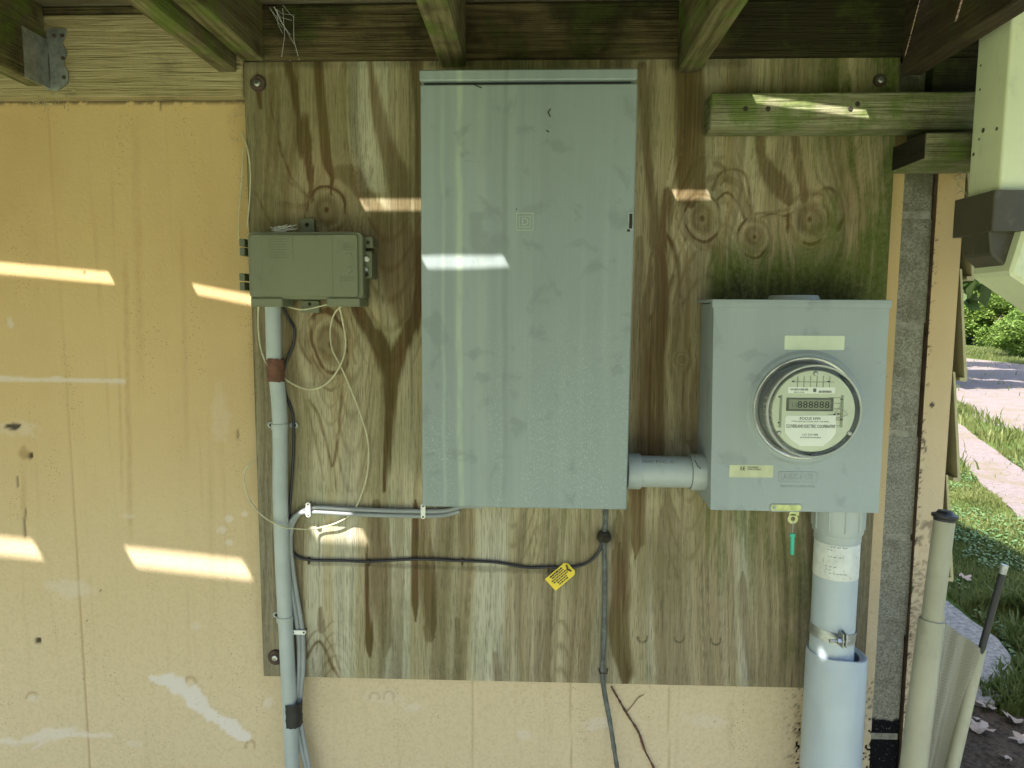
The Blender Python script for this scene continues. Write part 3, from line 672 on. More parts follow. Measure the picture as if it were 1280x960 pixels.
# ------------------------------------------------------------------ plywood backboard
def S(*a): return a
knots = [(878, 273, 23, 28), (943, 296, 20, 21), (1012, 274, 27, 34), (408, 262, 25, 30), (413, 430, 24, 38), (852, 450, 9, 9)]
def ply_attr(PX, PY, X, Z):
    U = PX.copy(); Vv = PY.copy()
    w1 = fbm(X*5, Z*1.5, 2, 2) - .5
    U = PX + 40*w1 + 5*(fbm(X*16, Z*2.5, 12, 2)-.5)
    ringm = np.zeros(X.shape); rings = np.zeros(X.shape); kn = np.zeros(X.shape)
    for cx, cy, rx, ry in knots:
        wb = (fbm(X*30, Z*30, cx)-.5)*.35
        dx = (PX-cx)/rx; dy = (PY-cy)/ry; r = np.hypot(dx, dy)*(1+wb)
        U = U - dx/np.maximum(r, .35)*rx*1.3*np.exp(-(dx/2.2)**2)*np.exp(-(dy/2.6)**2)
        m_ = sstep(1.25, .95, r); ringm = np.maximum(ringm, m_)
        rings = np.where(m_ > 0, .42+.38*np.sin(r*11 + 5*fbm(X*45, Z*45, 7, 2)), rings)
        kn = np.maximum(kn, .75*sstep(.22, .05, r)); 
        kn = np.maximum(kn, .22*sstep(1.0, .6, r))
    kfill = ringm*.0
    for cx, cy, rx, ry in knots:
        r = np.hypot((PX-cx)/rx, (PY-cy)/ry); kfill = np.maximum(kfill, .5*sstep(.85, .45, r + .5*(fbm(X*40, Z*40, 3)-.5)))
    # the cathedral figure: arches of latewood
    g = fbm(U*.22, Z*1.3, 5, 3); g2 = vn(U*.09+40, Z*.9, 6)
    arch = np.zeros(X.shape)
    for cx, ytip, hw, L, sgn in ((440, 590, 34, 190, 1), (420, 800, 30, 60, -1), (905, 215, 38, 120, -1), (885, 220, 60, 160, -1), (413, 520, 26, 90, 1), (487, 430, 60, 160, 1), (640, 690, 40, 100, 1), (700, 800, 30, 130, -1), (860, 700, 40, 150, 1)):
        dy = (PY-ytip)*sgn*-1; u = (PX-cx)/hw
        f = dy/L + -u*u*.9; m_ = sstep(1.2, .7, np.abs(u))*(dy > -25)*(dy < L)
        s_ = .5+.5*np.sin(f*26+4*w1); arch = np.maximum(arch, m_*(s_**3)*.65)
    grain = sstep(.40, .78, g)*.42 + .35*g2; grain = np.maximum(grain, arch); grain = grain*(1-ringm) + ringm*rings*.75
    grain = np.maximum(grain, kn)
    j = (fbm(U*.10, Z*3, 15, 3)-.5)
    sm_ = lambda P: [tuple(v) for v in catmull(P, 4)]; lw = fbm(X*38, Z*30, 77, 3)-.5
    br = kfill*.8; fib = fbm(U*.42, Z*1.6, 111, 3)-.5
    def band(pts, amt, soft=.35):
        nonlocal br
        pts = sm_(pts); (xa, ya, wa), (xb, yb, wb) = pts[0], pts[-1]
        if yb > ya + 40 and abs(xb-xa) < 40: pts = pts + [(xb, yb+22, .8)]
        if yb > ya + 40 and ya > 300 and abs(xb-xa) < 40: pts = [(xa, ya-25, .8)] + pts
        d = pdist(PX + 12*j, PY, pts); br = np.maximum(br, amt*(.9+.3*fib)*sstep(1.15+soft, .9-soft*.8, d + .5*j + .2*(g-.5) + .6*fib))
    band([(363, 78, 5), (372, 130, 6), (382, 185, 8), (390, 232, 4)], .85); band([(397, 78, 6), (402, 140, 6), (409, 200, 6), (416, 222, 3)], .85)
    band([(416, 215, 6), (435, 218, 12), (452, 240, 8), (470, 262, 8)], .6); band([(462, 78, 5), (470, 130, 7), (483, 185, 9), (497, 220, 12), (500, 262, 10)], .6)
    band([(519, 78, 7), (521, 160, 5), (524, 300, 7)], .7); band([(337, 95, 5), (340, 160, 10), (352, 220, 7)], .4); band([(352, 180, 3), (365, 225, 3), (390, 250, 3)], .5)
    band([(350, 255, 4), (380, 258, 5), (400, 250, 4)], .4)
    band([(470, 265, 10), (490, 300, 26), (500, 350, 22), (507, 400, 12)], .62); band([(525, 300, 8), (524, 380, 8), (506, 425, 10), (489, 470, 11), (486, 520, 7), (482, 612, 4)], .85, .25)
    band([(445, 385, 6), (462, 412, 8), (482, 445, 12), (488, 480, 8)], .85, .25)
    band([(380, 400, 3), (378, 430, 6), (392, 460, 3)], .35)
    band([(470, 650, 10), (476, 720, 14), (482, 800, 8)], .45); band([(530, 650, 8), (526, 700, 10), (538, 780, 7)], .5); band([(538, 690, 3), (545, 750, 5), (535, 785, 6)], .6)
    band([(857, 85, 16), (860, 150, 17), (862, 240, 17)], .8, .2); band([(803, 85, 8), (808, 160, 7), (817, 250, 5), (818, 300, 6)], .6)
    band([(835, 240, 7), (828, 300, 8), (829, 380, 12), (820, 450, 16), (812, 560, 20)], .75); band([(866, 255, 6), (888, 300, 10), (895, 320, 6)], .35)
    band([(800, 300, 5), (797, 420, 8), (798, 560, 8)], .45)
    band([(945, 120, 6), (955, 200, 7), (972, 232, 12), (985, 252, 6)], .7); band([(985, 120, 5), (993, 190, 6), (1004, 245, 5)], .65)
    band([(905, 220, 5), (925, 235, 5), (935, 270, 6), (943, 275, 4)], .45); band([(893, 205, 3), (905, 215, 5), (868, 230, 3)], .35)
    band([(985, 262, 2), (965, 265, 2), (945, 268, 2)], .5); band([(1030, 240, 5), (1050, 262, 5), (1052, 290, 4)], .4)
    band([(1060, 180, 16), (1070, 260, 14), (1080, 330, 12)], .4, .7)
    band([(862, 330, 10), (850, 420, 12), (862, 540, 14)], .38, .6); band([(790, 640, 12), (783, 690, 8)], .55); band([(772, 660, 9), (778, 730, 12), (776, 780, 9), (782, 840, 10)], .62)
    band([(838, 760, 14), (835, 850, 12)], .35, .6); band([(930, 740, 8), (935, 790, 8), (940, 850, 5)], .4); band([(575, 800, 4), (572, 845, 6)], .4); band([(620, 820, 5), (622, 850, 5)], .4); band([(690, 650, 6), (668, 665, 4)], .3)
    br = np.maximum(br, .25*sstep(.5, .7, fbm(U*.035, Z*1.1, 44, 2))); br = np.maximum(br, .30*sstep(370, 308, PX)*(.5+g))
    br = np.maximum(br, .32*sstep(.48, .62, fbm(U*.06, Z*.8, 51, 3))*sstep(620, 680, PY))
    def line(pts, amt, w=1.6):
        nonlocal br
        d = pdist(PX + 4*j + 3*lw, PY + 3*lw, sm_([(a, b, w) for a, b in pts])); br = np.maximum(br, amt*(.5+.5*sstep(.25, .65, lw+.5))*sstep(1.9, .2, d))
    for (cx, cy, rx, ry) in knots[:5]:
        rot = .25*math.sin(cx); ux = (PX-cx)*math.cos(rot)+(PY-cy)*math.sin(rot); uy = -(PX-cx)*math.sin(rot)+(PY-cy)*math.cos(rot)
        r_ = np.hypot(ux/(rx*.88), uy/(ry*1.0))*(1 + .55*(fbm(X*20+cx, Z*20, 3, 3)-.5)); th = np.arctan2(uy, ux); brk = .3+.7*sstep(.3, .6, lw+.5)
        br = np.maximum(br, .95*sstep(.14, .02, np.abs(r_-1.0))*brk); br = np.maximum(br, .42*sstep(1.0, .5, r_))
        for rr, a in ((.84, .4), (.7, .35), (.56, .45), (.42, .4), (.30, .5)): br = np.maximum(br, a*sstep(.06, .015, np.abs(r_-rr))*(.4+.6*sstep(.3, .7, fbm(X*50, Z*50, rr*90, 2))))
        br = np.maximum(br, .5*sstep(.08, .02, np.abs(r_-1.2))*sstep(-.2, .5, np.sin(th+cx))*brk); br = np.maximum(br, .35*sstep(.07, .02, np.abs(r_-1.38))*sstep(.0, .6, np.sin(th+cx+.5)))
        br = np.maximum(br, .85*sstep(.22, .06, r_*(1+1.2*lw)))
    line([(890, 237), (897, 220), (912, 211), (930, 217), (936, 235), (939, 270)], .8, 2); line([(895, 250), (910, 241), (922, 255), (932, 275)], .7)
    line([(900, 232), (910, 224), (921, 228), (928, 250)], .5, 1.3); line([(950, 272), (965, 267), (980, 270), (990, 265)], .85, 1.8); line([(950, 276), (965, 271), (980, 274), (988, 270)], .5, 1.2)
    line([(1017, 242), (1035, 235), (1050, 250), (1054, 270), (1047, 287)], .8, 3); line([(837, 250), (829, 280), (840, 305), (847, 330), (850, 372)], .75, 2.4)
    line([(812, 400), (835, 370), (842, 345)], .7, 3); line([(852, 255), (848, 280), (856, 300)], .6); line([(858, 340), (852, 380), (862, 430), (850, 470)], .5)
    line([(335, 112), (339, 140), (347, 169), (353, 194), (364, 219), (377, 237), (388, 247)], .8, 1.4); line([(358, 253), (372, 257), (384, 255)], .6, 2.5); line([(318, 240), (330, 262), (340, 280)], .5, 2)
    line([(377, 411), (374, 425), (380, 442), (390, 455)], .6, 2); line([(386, 500), (399, 522), (411, 567), (416, 583), (422, 555), (428, 483)], .6, 1.6); line([(381, 500), (392, 540), (404, 600)], .35, 1.3)
    line([(383, 822), (389, 810), (399, 802), (408, 813), (417, 835), (424, 848)], .65, 1.8); line([(376, 830), (385, 800), (399, 788), (414, 806), (428, 846)], .35, 1.3)
    for pts, a in (([(400, 762, 3), (403, 786, 6)], .5), ([(461, 705, 3), (462, 800, 4)], .85), ([(486, 700, 7), (485, 800, 9)], .5), ([(519, 650, 3), (520, 755, 4)], .8), ([(530, 690, 3), (538, 745, 9), (541, 778, 8)], .7), ([(582, 650, 10), (582, 690, 5)], .35), ([(770, 690, 6), (772, 745, 9), (768, 790, 7), (780, 842, 8)], .8), ([(796, 610, 10), (796, 678, 7)], .75), ([(572, 775, 4), (573, 815, 5)], .5), ([(835, 640, 9), (840, 850, 14)], .35), ([(815, 340, 4), (806, 420, 7), (804, 560, 9)], .6), ([(868, 470, 6), (872, 560, 9)], .4)):
        band(pts, a, .2)
    # rust runs under the washers
    br = np.maximum(br, .8*sstep(1.2, .3, pdist(PX, PY, [(323, 112, 6), (326, 135, 3)])+j))
    moss = np.zeros(X.shape); n = fbm(X*14, Z*7, 61, 5); n3 = fbm(U*.2, Z*7, 62, 4)
    moss = np.maximum(moss, sstep(.24, .50, n + .3*(n3-.5))*sstep(970, 1070, PX)*sstep(460, 330, PY)*1.0)
    moss = np.maximum(moss, sstep(282, 345, PY + 70*(n3-.5))*sstep(870, 900, PX)*(PY < 640)*(PY < 400)*1.0)
    moss = np.maximum(moss, .5*sstep(.45, .65, n)*sstep(870, 960, PX)*(PY > 620)); moss = np.maximum(moss, .75*sstep(.40, .7, n3)*sstep(640, 600, PY*0+abs(PX-960)*8)*(PY > 630)*sstep(800, 640, PY))
    moss = np.maximum(moss, .22*sstep(.45, .68, n)); moss = np.maximum(moss, .45*sstep(870, 960, PX)*sstep(.35, .6, n3)*sstep(290, 150, PY))
    moss = np.maximum(moss, .35*sstep(.4, .7, n3)*sstep(610, 660, PX)*sstep(760, 640, PY)*(PY > 630)*(PX < 790))
    gr_ = np.zeros(X.shape)
    gr_ = np.maximum(gr_, .75*sstep(335, 374, PY + 40*(n3-.5))*(PY < 400)*sstep(870, 905, PX)*sstep(1120, 1060, PX))
    gr_ = np.maximum(gr_, .6*sstep(.3, .6, n3)*sstep(930, 1010, PX)*sstep(660, 740, PY)); gr_ = np.maximum(gr_, .5*sstep(985, 1020, PX)*(PY > 600)); gr_ = np.maximum(gr_, .35*sstep(.42, .6, fbm(U*.07, Z*1.1, 91, 3))*sstep(760, 850, PY))
    gr_ = np.maximum(gr_, .22*sstep(.48, .62, fbm(U*.06, Z*.9, 93, 3)))
    tl = fbm(U*.9, Z*1.1, 97, 2); gr_ = np.maximum(gr_, .35*sstep(.68, .82, tl)); gr_ = np.maximum(gr_, .5*sstep(.45, .6, n)*sstep(12, 2, PY-78))  # contact shade below the ledger painted along the top edge
    gr_ = np.maximum(gr_, .8*sstep(1.3, .2, np.hypot((PX-755)/16, (PY-671)/18)+.5*j)); gr_ = np.maximum(gr_, .35*sstep(1.3, .2, pdist(PX, PY, [(755, 660, 8), (755, 850, 7)])+j))
    gr_ = np.maximum(gr_, .45*sstep(1.4, .4, pdist(PX, PY, [(390, 704, 3), (690, 714, 4)])+j)); 
    gr_ = np.maximum(gr_, .28*sstep(360, 312, PX)); gr_ = np.maximum(gr_, .4*sstep(345, 335, PX)*(PY > 440))
    # long checks: fine black cracks along the grain
    ck = vn(U*.30, Z*1.6, 71); ck2 = vn(U*.26+9, Z*2.1, 72)
    gr_ = np.maximum(gr_, .6*sstep(.86, .98, ck)); gr_ = np.maximum(gr_, .55*sstep(.84, .97, ck2)*sstep(560, 700, PY))
    for cx, cy in ((803, 797), (849, 797), (895, 800)):
        r_ = np.hypot(PX-cx, PY-cy); gr_ = np.maximum(gr_, .7*sstep(2, .5, np.abs(r_-6))*(PY > cy-2))
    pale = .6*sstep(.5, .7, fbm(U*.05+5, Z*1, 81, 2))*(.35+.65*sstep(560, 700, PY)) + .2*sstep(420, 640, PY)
    pale = np.maximum(pale, .8*sstep(.45, .7, fbm(U*.05, Z*.8, 85, 2))*(PX > 410)*(PX < 520)*(PY < 240)); pale *= (1-br)
    br = np.clip(br*1.3, 0, 1)
    return dict(grain=grain, brown=br, moss=moss, grime_shade=gr_, pale=pale, disp=.0006*grain + .0012*(gr_ > .6))
backboard = empty('plywood_board', ((ply_x0+ply_x1)/2, 0, ply_z0), 'large weathered plywood sheet with knots, brown streaks and moss, screwed over the tan wall', 'board')
grid_obj('face_veneer', ply_x0, ply_x1, ply_z0, ply_z1, .0021, PLY_Y, M['plywood'], backboard, attrs=ply_attr)
bm = bmesh.new(); bx(bm, ply_x0+.0005, ply_x1-.0005, .0022, FOAM_Y-.001, ply_z0+.0005, ply_z1-.0005); obj('core_ply', bm, M['endgrain'], backboard)
for px, py, r, mt in ((323, 105, .0145, 'rust'), (345, 821, .0155, 'rust'), (1099, 101, .011, 'rust')):
    p = at(px, py); bm = bmesh.new(); lathe(bm, [(0, .005), (r*.9, .005), (r, .003), (r, -.001)], p, (0, -1, 0), 28); w = obj('washer', bm, M[mt], backboard, True)
    bm = bmesh.new(); lathe(bm, [(0, .008), (.0035, .0085), (.0055, .0075), (.006, .005)], p, (0, -1, 0), 20)
    for a in (0, math.pi/2): bx(bm, p.x-.0025, p.x+.0025, -.0092, -.0085, p.z-.0005, p.z+.0005)
    s_ = obj('screw_head', bm, M['zinc'], backboard, True)

# ------------------------------------------------------------------ the deck overhead
DZ = at(700, 12, .02).z + .004                    # underside of the deck boards
deck = empty('deck', (-.2, -.6, 2.0), 'old mossy timber deck overhead: joists, ledger and boards above the equipment', 'deck')
LY = -.004
lz0 = at(150, 121, LY).z
x30 = at(335, 60, LY).x; xr = at(1130, 60, LY).x
bm = bmesh.new(); bx(bm, -3.2, ply_x0-.001, LY, .050, lz0, at(100, 18, LY).z, .002); obj('ledger_board', bm, M['ledger_light'], deck)['label'] = 'pale pine ledger board with a pointed grain, left of the plywood'
bm = bmesh.new(); bx(bm, -3.2, ply_x0, LY-.004, .05, at(100, 18, LY).z+.002, DZ-.002, .002); obj('filler_board', bm, M['ledger_dark'], deck)
bm = bmesh.new(); bx(bm, ply_x0+.001, 1.02, LY-.008, .05, ply_z1+.001, DZ-.004, .002); obj('ledger_board', bm, M['ledger_dark'], deck)['label'] = 'dark brown water stained ledger board above the plywood'
bm = bmesh.new(); bx(bm, at(1166, 90, .0).x, 1.05, -.002, .05, at(1190, 117, 0).z, ply_z1, .002); obj('ledger_board', bm, M['ledger_dark'], deck)
bm = bmesh.new(); bx(bm, sx1+.03, 1.05, -.001, .05, at(1205, 236, 0).z, at(1190, 118, 0).z, .002); obj('corner_block', bm, M['endgrain'], deck)
def joist(xc, zb, w=.038, y0=-.010, ztop=None, name='joist', rot=0):
    bm = bmesh.new(); bx(bm, xc-w/2, xc+w/2, -2.1, y0, zb, (ztop or DZ)-.001, .0025)
    for v_ in bm.verts: v_.co.x += .0015*math.sin(v_.co.y*3)
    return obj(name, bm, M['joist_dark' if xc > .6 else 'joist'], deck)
J0x = at(42, 100, -.02).x; J1 = at(282, 88, -.02); J1b = at(311, 74, -.02); J2 = at(566, 82, -.02); J3 = at(862, 89, -.02); J4 = at(1143, 92, -.02)
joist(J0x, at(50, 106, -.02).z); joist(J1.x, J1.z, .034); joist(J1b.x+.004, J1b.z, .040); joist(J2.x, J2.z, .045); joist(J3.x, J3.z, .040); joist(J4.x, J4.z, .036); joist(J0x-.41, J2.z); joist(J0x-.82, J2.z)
# joist hanger on the leftmost joist
hg = []
hx0 = at(62, 80, LY).x
P_ = [(60, 36), (83, 36), (82, 46), (78, 54), (84, 66), (80, 80), (86, 92), (85, 104), (72, 114), (58, 112), (64, 100), (62, 70), (57, 50)]
bm = bmesh.new(); prism(bm, [(at(a, b, LY-.002).x, at(a, b, LY-.002).z) for a, b in P_], 'y', LY-.0035, LY-.001); 
bx(bm, J0x+.0195, J0x+.0212, -.07, LY-.003, at(70, 108, -.02).z, at(70, 46, -.02).z)
hgr = obj('joist_hanger', bm, M['galv'], deck)
for a, b in ((68, 45), (78, 45), (80, 97), (79, 73)):
    p = at(a, b, LY-.003); bm = bmesh.new(); lathe(bm, [(0, .003), (.003, .0025), (.004, 0)], p, (0, -1, 0), 12); obj('nail_head', bm, M['rust'], hgr if False else deck, True)
# deck boards, with the gaps the sun comes through
def onto_deck(p):                                 # back along the sunlight to the boards
    t = (DZ + .012 - p.z) / -SUN.z; q = p - SUN * t; return q
RYs = -.108
streaks = []                                      # (left end, right end, streak height in m)
def st(pa, pb, h): streaks.append((onto_deck(pa), onto_deck(pb), h))
st(at(-60, 330, FOAM_Y), at(142, 348, FOAM_Y), .017); st(at(204, 354, FOAM_Y), at(322, 377, FOAM_Y), .016)
st(at(450, 257), at(540, 257), .017); st(at(838, 244), at(890, 244), .011)
st(at(528, 331, -.117), at(636, 327, -.117), .016)
st(at(-60, 676, FOAM_Y), at(50, 688, FOAM_Y), .032); st(at(105, 690, FOAM_Y), at(312, 713, FOAM_Y), .033); st(at(385, 663), at(458, 668), .030)
st(at(918, 121, -.05), at(1088, 144, -.05), .009); st(at(1016, 800, RYs), at(1028, 803, RYs), .03)
THK = .024; k_ = abs(SUN.y / SUN.z)
bays = []
slots = []
for a, b, h in streaks:
    yw = h * k_ + THK * k_                        # horizontal opening that lets a band that high through
    slots.append((a, b, yw)); 
xf = J4.x - .018
for a_, b_ in ((1142, 30), (1188, 50)):
    p_ = at_x(a_, b_, xf); y0_ = p_.y - k_*(DZ+.012-p_.z); slots.append((Vector((xf-.06, y0_, DZ)), Vector((xf-.001, y0_, DZ)), THK*k_+.0035))
rows = {}
cuts = []
for a, b, yw in slots:
    y0 = min(a.y, b.y) - yw/2; y1 = max(a.y, b.y) + yw/2; cuts.append([y0, y1, [(a, b, yw)]])
cuts.sort(key=lambda c: c[0])
mg = []
for c in cuts:
    if mg and c[0] < mg[-1][1] + .004: mg[-1][1] = max(mg[-1][1], c[1]); mg[-1][2] += c[2]
    else: mg.append(c)
print('GAPS', [(round(c[0], 3), round(c[1], 3), [(round(a.x, 2), round(b.x, 2)) for a, b, w in c[2]]) for c in mg])
DX0, DX1, DY0, DY1 = -3.2, 1.05, -2.12, .028
edges_ = [DY0] + [v for c in mg for v in (c[0], c[1])] + [DY1]
for k in range(0, len(edges_), 2):
    a, b = edges_[k], edges_[k+1]; n = max(1, round((b-a)/.14)); w = (b-a)/n
    for i in range(n):
        bm = bmesh.new(); bx(bm, DX0, DX1, a+i*w+(.0008 if i else 0), a+(i+1)*w-(.0008 if i < n-1 else 0), DZ, DZ+THK, 0); obj('deck_board', bm, M['deck'], deck)
# unseen filler added in the gaps, shaped to leave slits for the sun
bm = bmesh.new()
def quad(bm, pts, z0=DZ+.004, z1=DZ+THK-.002):
    prism(bm, pts, 'z', z0, z1)
for y0, y1, sl in mg:
    sl = sorted(sl, key=lambda s: s[0].x); x = DX0
    groups_ = []
    for s in sl: groups_.append(s)
    for a, b, yw in groups_:
        if a.x < x: a = Vector((x+.001, a.y, a.z))
        quad(bm, [(x, y0), (a.x, y0), (a.x, y1), (x, y1)])
        if a.y-yw/2 - y0 > .001 or b.y-yw/2 - y0 > .001: quad(bm, [(a.x, y0-.001), (b.x, y0-.001), (b.x, b.y-yw/2), (a.x, a.y-yw/2)])
        if y1-(a.y+yw/2) > .001 or y1-(b.y+yw/2) > .001: quad(bm, [(a.x, a.y+yw/2), (b.x, b.y+yw/2), (b.x, y1+.001), (a.x, y1+.001)])
        x = b.x
    quad(bm, [(x, y0), (DX1, y0), (DX1, y1), (x, y1)])
o = obj('gap_filler', bm, M['dirtspot'], deck); o['kind'] = 'stuff'

# ------------------------------------------------------------------ rail and block on the right
ra = at(889, 116, -.05); rb = at(1215, 162, -.05); rail = empty('timber_rail', (ra.x, -.02, rb.z), 'mossy horizontal timber nailed across the upper right of the plywood', 'timber')
bm = bmesh.new(); bx(bm, ra.x, at(1222, 140, -.05).x + .13, -.05, -.003, rb.z+.001, ra.z, .0025); obj('beam', bm, M['rail'], rail)
for px, py in ((932, 136), (960, 136), (1063, 136), (1072, 130)):
    p = at(px, py, -.05); bm = bmesh.new(); lathe(bm, [(0, .0008), (.003, .0012), (.0045, 0)], p, (0, -1, 0), 10); obj('nail_hole', bm, M['dirtspot'], rail)
ba = at(1158, 165, -.105); bb = at(1158, 199, -.105)
bm = bmesh.new(); bx(bm, ba.x, ba.x+.14, -.105, .02, bb.z, min(ba.z, rb.z-.001), .003); o = obj('timber_block', bm, M['rail'])
o.location = (0, 0, 0); tag(o, 'short mossy timber block with chewed front, tucked under the rail beside the downspout', 'timber')
bm = bmesh.new(); bx(bm, ba.x-.0015, ba.x+.0005, -.103, .018, bb.z+.002, min(ba.z, rb.z-.001)-.001); e_ = obj('tarred_end', bm, M['endgrain']); e_.parent = o

# ------------------------------------------------------------------ breaker panel
PF = -.117
pa = at(525.5, 106, PF); pb = at(797, 106, PF); pc = at(528, 633, PF); pd = at(783, 637, PF)
X0 = (pa.x*.6+pc.x*.4); X1 = (pb.x*.55+pd.x*.45); Z0 = (pc.z+pd.z)/2; Z1 = pa.z
print('panel w,h', X1-X0, Z1-Z0)
panel = empty('breaker_panel', ((X0+X1)/2, -.06, Z0), 'tall grey-green steel breaker panel in the middle of the plywood', 'electrical panel')
bm = bmesh.new(); bx(bm, X0+.004, X1-.004, PF+.013, -.002, Z0+.004, Z1+.012, .002); obj('enclosure', bm, M['panel'], panel)
# door: pan with folded edges, tapered slightly as in the photograph
bm = bmesh.new(); prism(bm, [(pa.x, Z1), (pb.x, Z1), (pd.x, pd.z), (pc.x, pc.z)], 'y', PF-.001, PF+.008, .0018); obj('door', bm, M['panel'], panel)
ta = at(524, 87, PF-.004); tb = at(797, 99, PF-.004)
bm = bmesh.new(); bx(bm, ta.x, tb.x, PF-.004, -.003, tb.z, ta.z, .002); obj('rain_cap', bm, M['panel'], panel)
bm = bmesh.new(); bx(bm, X0+.006, X1-.008, PF+.0085, PF+.0095, Z1-.012, tb.z+.004); obj('gap_shade', bm, M['ink'], panel)  # black strip standing in for the shade under the rain cap
la = at(785, 265, PF); lb = at(791, 289, PF)
bm = bmesh.new(); bx(bm, la.x, lb.x, PF-.0022, PF+.001, lb.z, la.z, .001); lt = obj('door_latch', bm, M['galv'], panel)
bm = bmesh.new(); bx(bm, la.x-.001, la.x+.0035, PF-.0026, PF-.001, lb.z-.001, lb.z+.003); bx(bm, la.x+.002, lb.x-.0015, PF-.0026, PF-.001, lb.z+.004, la.z-.003); obj('latch_slot', bm, M['dirtspot'], panel)
ec = at(656, 277, PF-.001)
bm = bmesh.new()
def frame_sq(bm, c, s, t, y0, y1, sides='lrtb'):
    if 'l' in sides: bx(bm, c.x-s, c.x-s+t, y0, y1, c.z-s, c.z+s)
    if 'r' in sides: bx(bm, c.x+s-t, c.x+s, y0, y1, c.z-s, c.z+s)
    if 't' in sides: bx(bm, c.x-s+t, c.x+s-t, y0, y1, c.z+s-t, c.z+s)
    if 'b' in sides: bx(bm, c.x-s+t, c.x+s-t, y0, y1, c.z-s, c.z-s+t)
frame_sq(bm, ec, .0145, .0011, PF-.0018, PF-.0008); frame_sq(bm, ec, .0095, .0010, PF-.0018, PF-.0008)
prism(bm, [(ec.x-.0055, ec.z-.0055), (ec.x+.002, ec.z-.0055), (ec.x+.0055, ec.z-.003), (ec.x+.0055, ec.z+.003), (ec.x+.002, ec.z+.0055), (ec.x-.0055, ec.z+.0055), (ec.x-.0055, ec.z+.0042), (ec.x+.0015, ec.z+.0042), (ec.x+.004, ec.z+.0025), (ec.x+.004, ec.z-.0025), (ec.x+.0015, ec.z-.0042), (ec.x-.0055, ec.z-.0042)], 'y', PF-.0018, PF-.0008)
bx(bm, ec.x-.0045, ec.x-.0033, PF-.0018, PF-.0008, ec.z-.005, ec.z+.005)
obj('embossed_square_emblem', bm, M['emblem'], panel)
k0 = at(640, 84, -.04); k1 = at(690, 84, -.04)
bm = bmesh.new(); lathe(bm, [(0, .006), (.028, .006), (.031, 0)], ((k0.x+k1.x)/2, -.045, ta.z), (0, 0, 1), 30); obj('hub_plate', bm, M['galv'], panel, True)

bm = bmesh.new()
for pts in ([(688, 136), (685, 141), (688, 146)], [(683, 163), (686, 165)], [(593, 106), (602, 110)], [(552, 93), (556, 94)], [(645, 261), (646, 262)]):
    tube(bm, [at(a, b, PF-.0022) for a, b in pts], .0009, 5)
o = obj('stuck_debris', bm, M['dirtspot'], panel); o['kind'] = 'stuff'
# ------------------------------------------------------------------ meter box
MF = -.115
ma = at(892, 377, MF); mb = at(1112, 376, MF); mc = at(888, 637, MF); md = at(1098, 641, MF)
mx0 = (ma.x+mc.x)/2; mx1 = (mb.x+md.x)/2; mz0 = (mc.z+md.z)/2; mz1 = ma.z
print('meter w,h', mx1-mx0, mz1-mz0)
mbx = empty('meter_box', ((mx0+mx1)/2, -.055, mz0), 'square grey steel electric meter box with a round glass meter, right of the tall panel', 'meter box')
bm = bmesh.new(); bx(bm, mx0+.003, mx1-.003, MF+.004, -.002, mz0+.002, mz1-.002, .002); obj('enclosure', bm, M['meterbox'], mbx)
rc = at(1005, 510, MF); RR = 66/FPX*1.21
# cover with a round hole
bm = bmesh.new(); N = 64; cxm, czm = rc.x, rc.z
cover_q = [(mb.x, mb.z), (ma.x, ma.z), (mc.x, mc.z), (md.x, md.z)]
def hitquad(a):
    d = Vector((math.cos(a), math.sin(a))); best = 9
    for i in range(4):
        p = Vector(cover_q[i]) - Vector((cxm, czm)); q = Vector(cover_q[(i+1) % 4]) - Vector((cxm, czm)); e = q-p
        den = d.x*e.y - d.y*e.x
        if abs(den) < 1e-9: continue
        t = (p.x*e.y - p.y*e.x)/den; u = (p.x*d.y - p.y*d.x)/den
        if t > 0 and -1e-6 <= u <= 1+1e-6: best = min(best, t)
    return d*best
angs = sorted([2*math.pi*k/N for k in range(N)] + [math.atan2(q[1]-czm, q[0]-cxm) % (2*math.pi) for q in cover_q])
def ringv(f, y): return [bm.verts.new((cxm+f(a).x, y, czm+f(a).y)) for a in angs]
r0_ = ringv(lambda a: Vector((math.cos(a), math.sin(a)))*(RR*.93), MF+.006); r1_ = ringv(lambda a: Vector((math.cos(a), math.sin(a)))*(RR*.97), MF-.0045); r2_ = ringv(lambda a: Vector((math.cos(a), math.sin(a)))*(RR*1.03), MF-.0045); r3_ = ringv(lambda a: Vector((math.cos(a), math.sin(a)))*(RR*1.09), MF-.001)
r4_ = ringv(hitquad, MF-.001); r5_ = ringv(hitquad, MF+.022)
for A, B in zip((r0_, r1_, r2_, r3_, r4_), (r1_, r2_, r3_, r4_, r5_)):
    for k in range(len(angs)): bm.faces.new((A[k], A[(k+1) % len(angs)], B[(k+1) % len(angs)], B[k]))
bmesh.ops.recalc_face_normals(bm, faces=bm.faces)
obj('cover', bm, M['meterbox'], mbx, True, 30)
bm = bmesh.new(); bx(bm, ma.x-.003, mb.x+.002, MF-.004, -.003, mz1-.001, mz1+.004, .001); bx(bm, ma.x-.003, mb.x+.002, MF-.004, MF-.0015, mz1-.010, mz1, .0008); obj('top_lip', bm, M['meterbox'], mbx)
bm = bmesh.new(); p0 = at(960, 370, -.05); lathe(bm, [(0, .008), (.04, .008), (.044, 0)], ((at(950, 370, -.06).x+at(1035, 370, -.06).x)/2, -.058, mz1+.004), (0, 0, 1), 30); obj('hub_plate', bm, M['pvc_fit'], mbx, True)
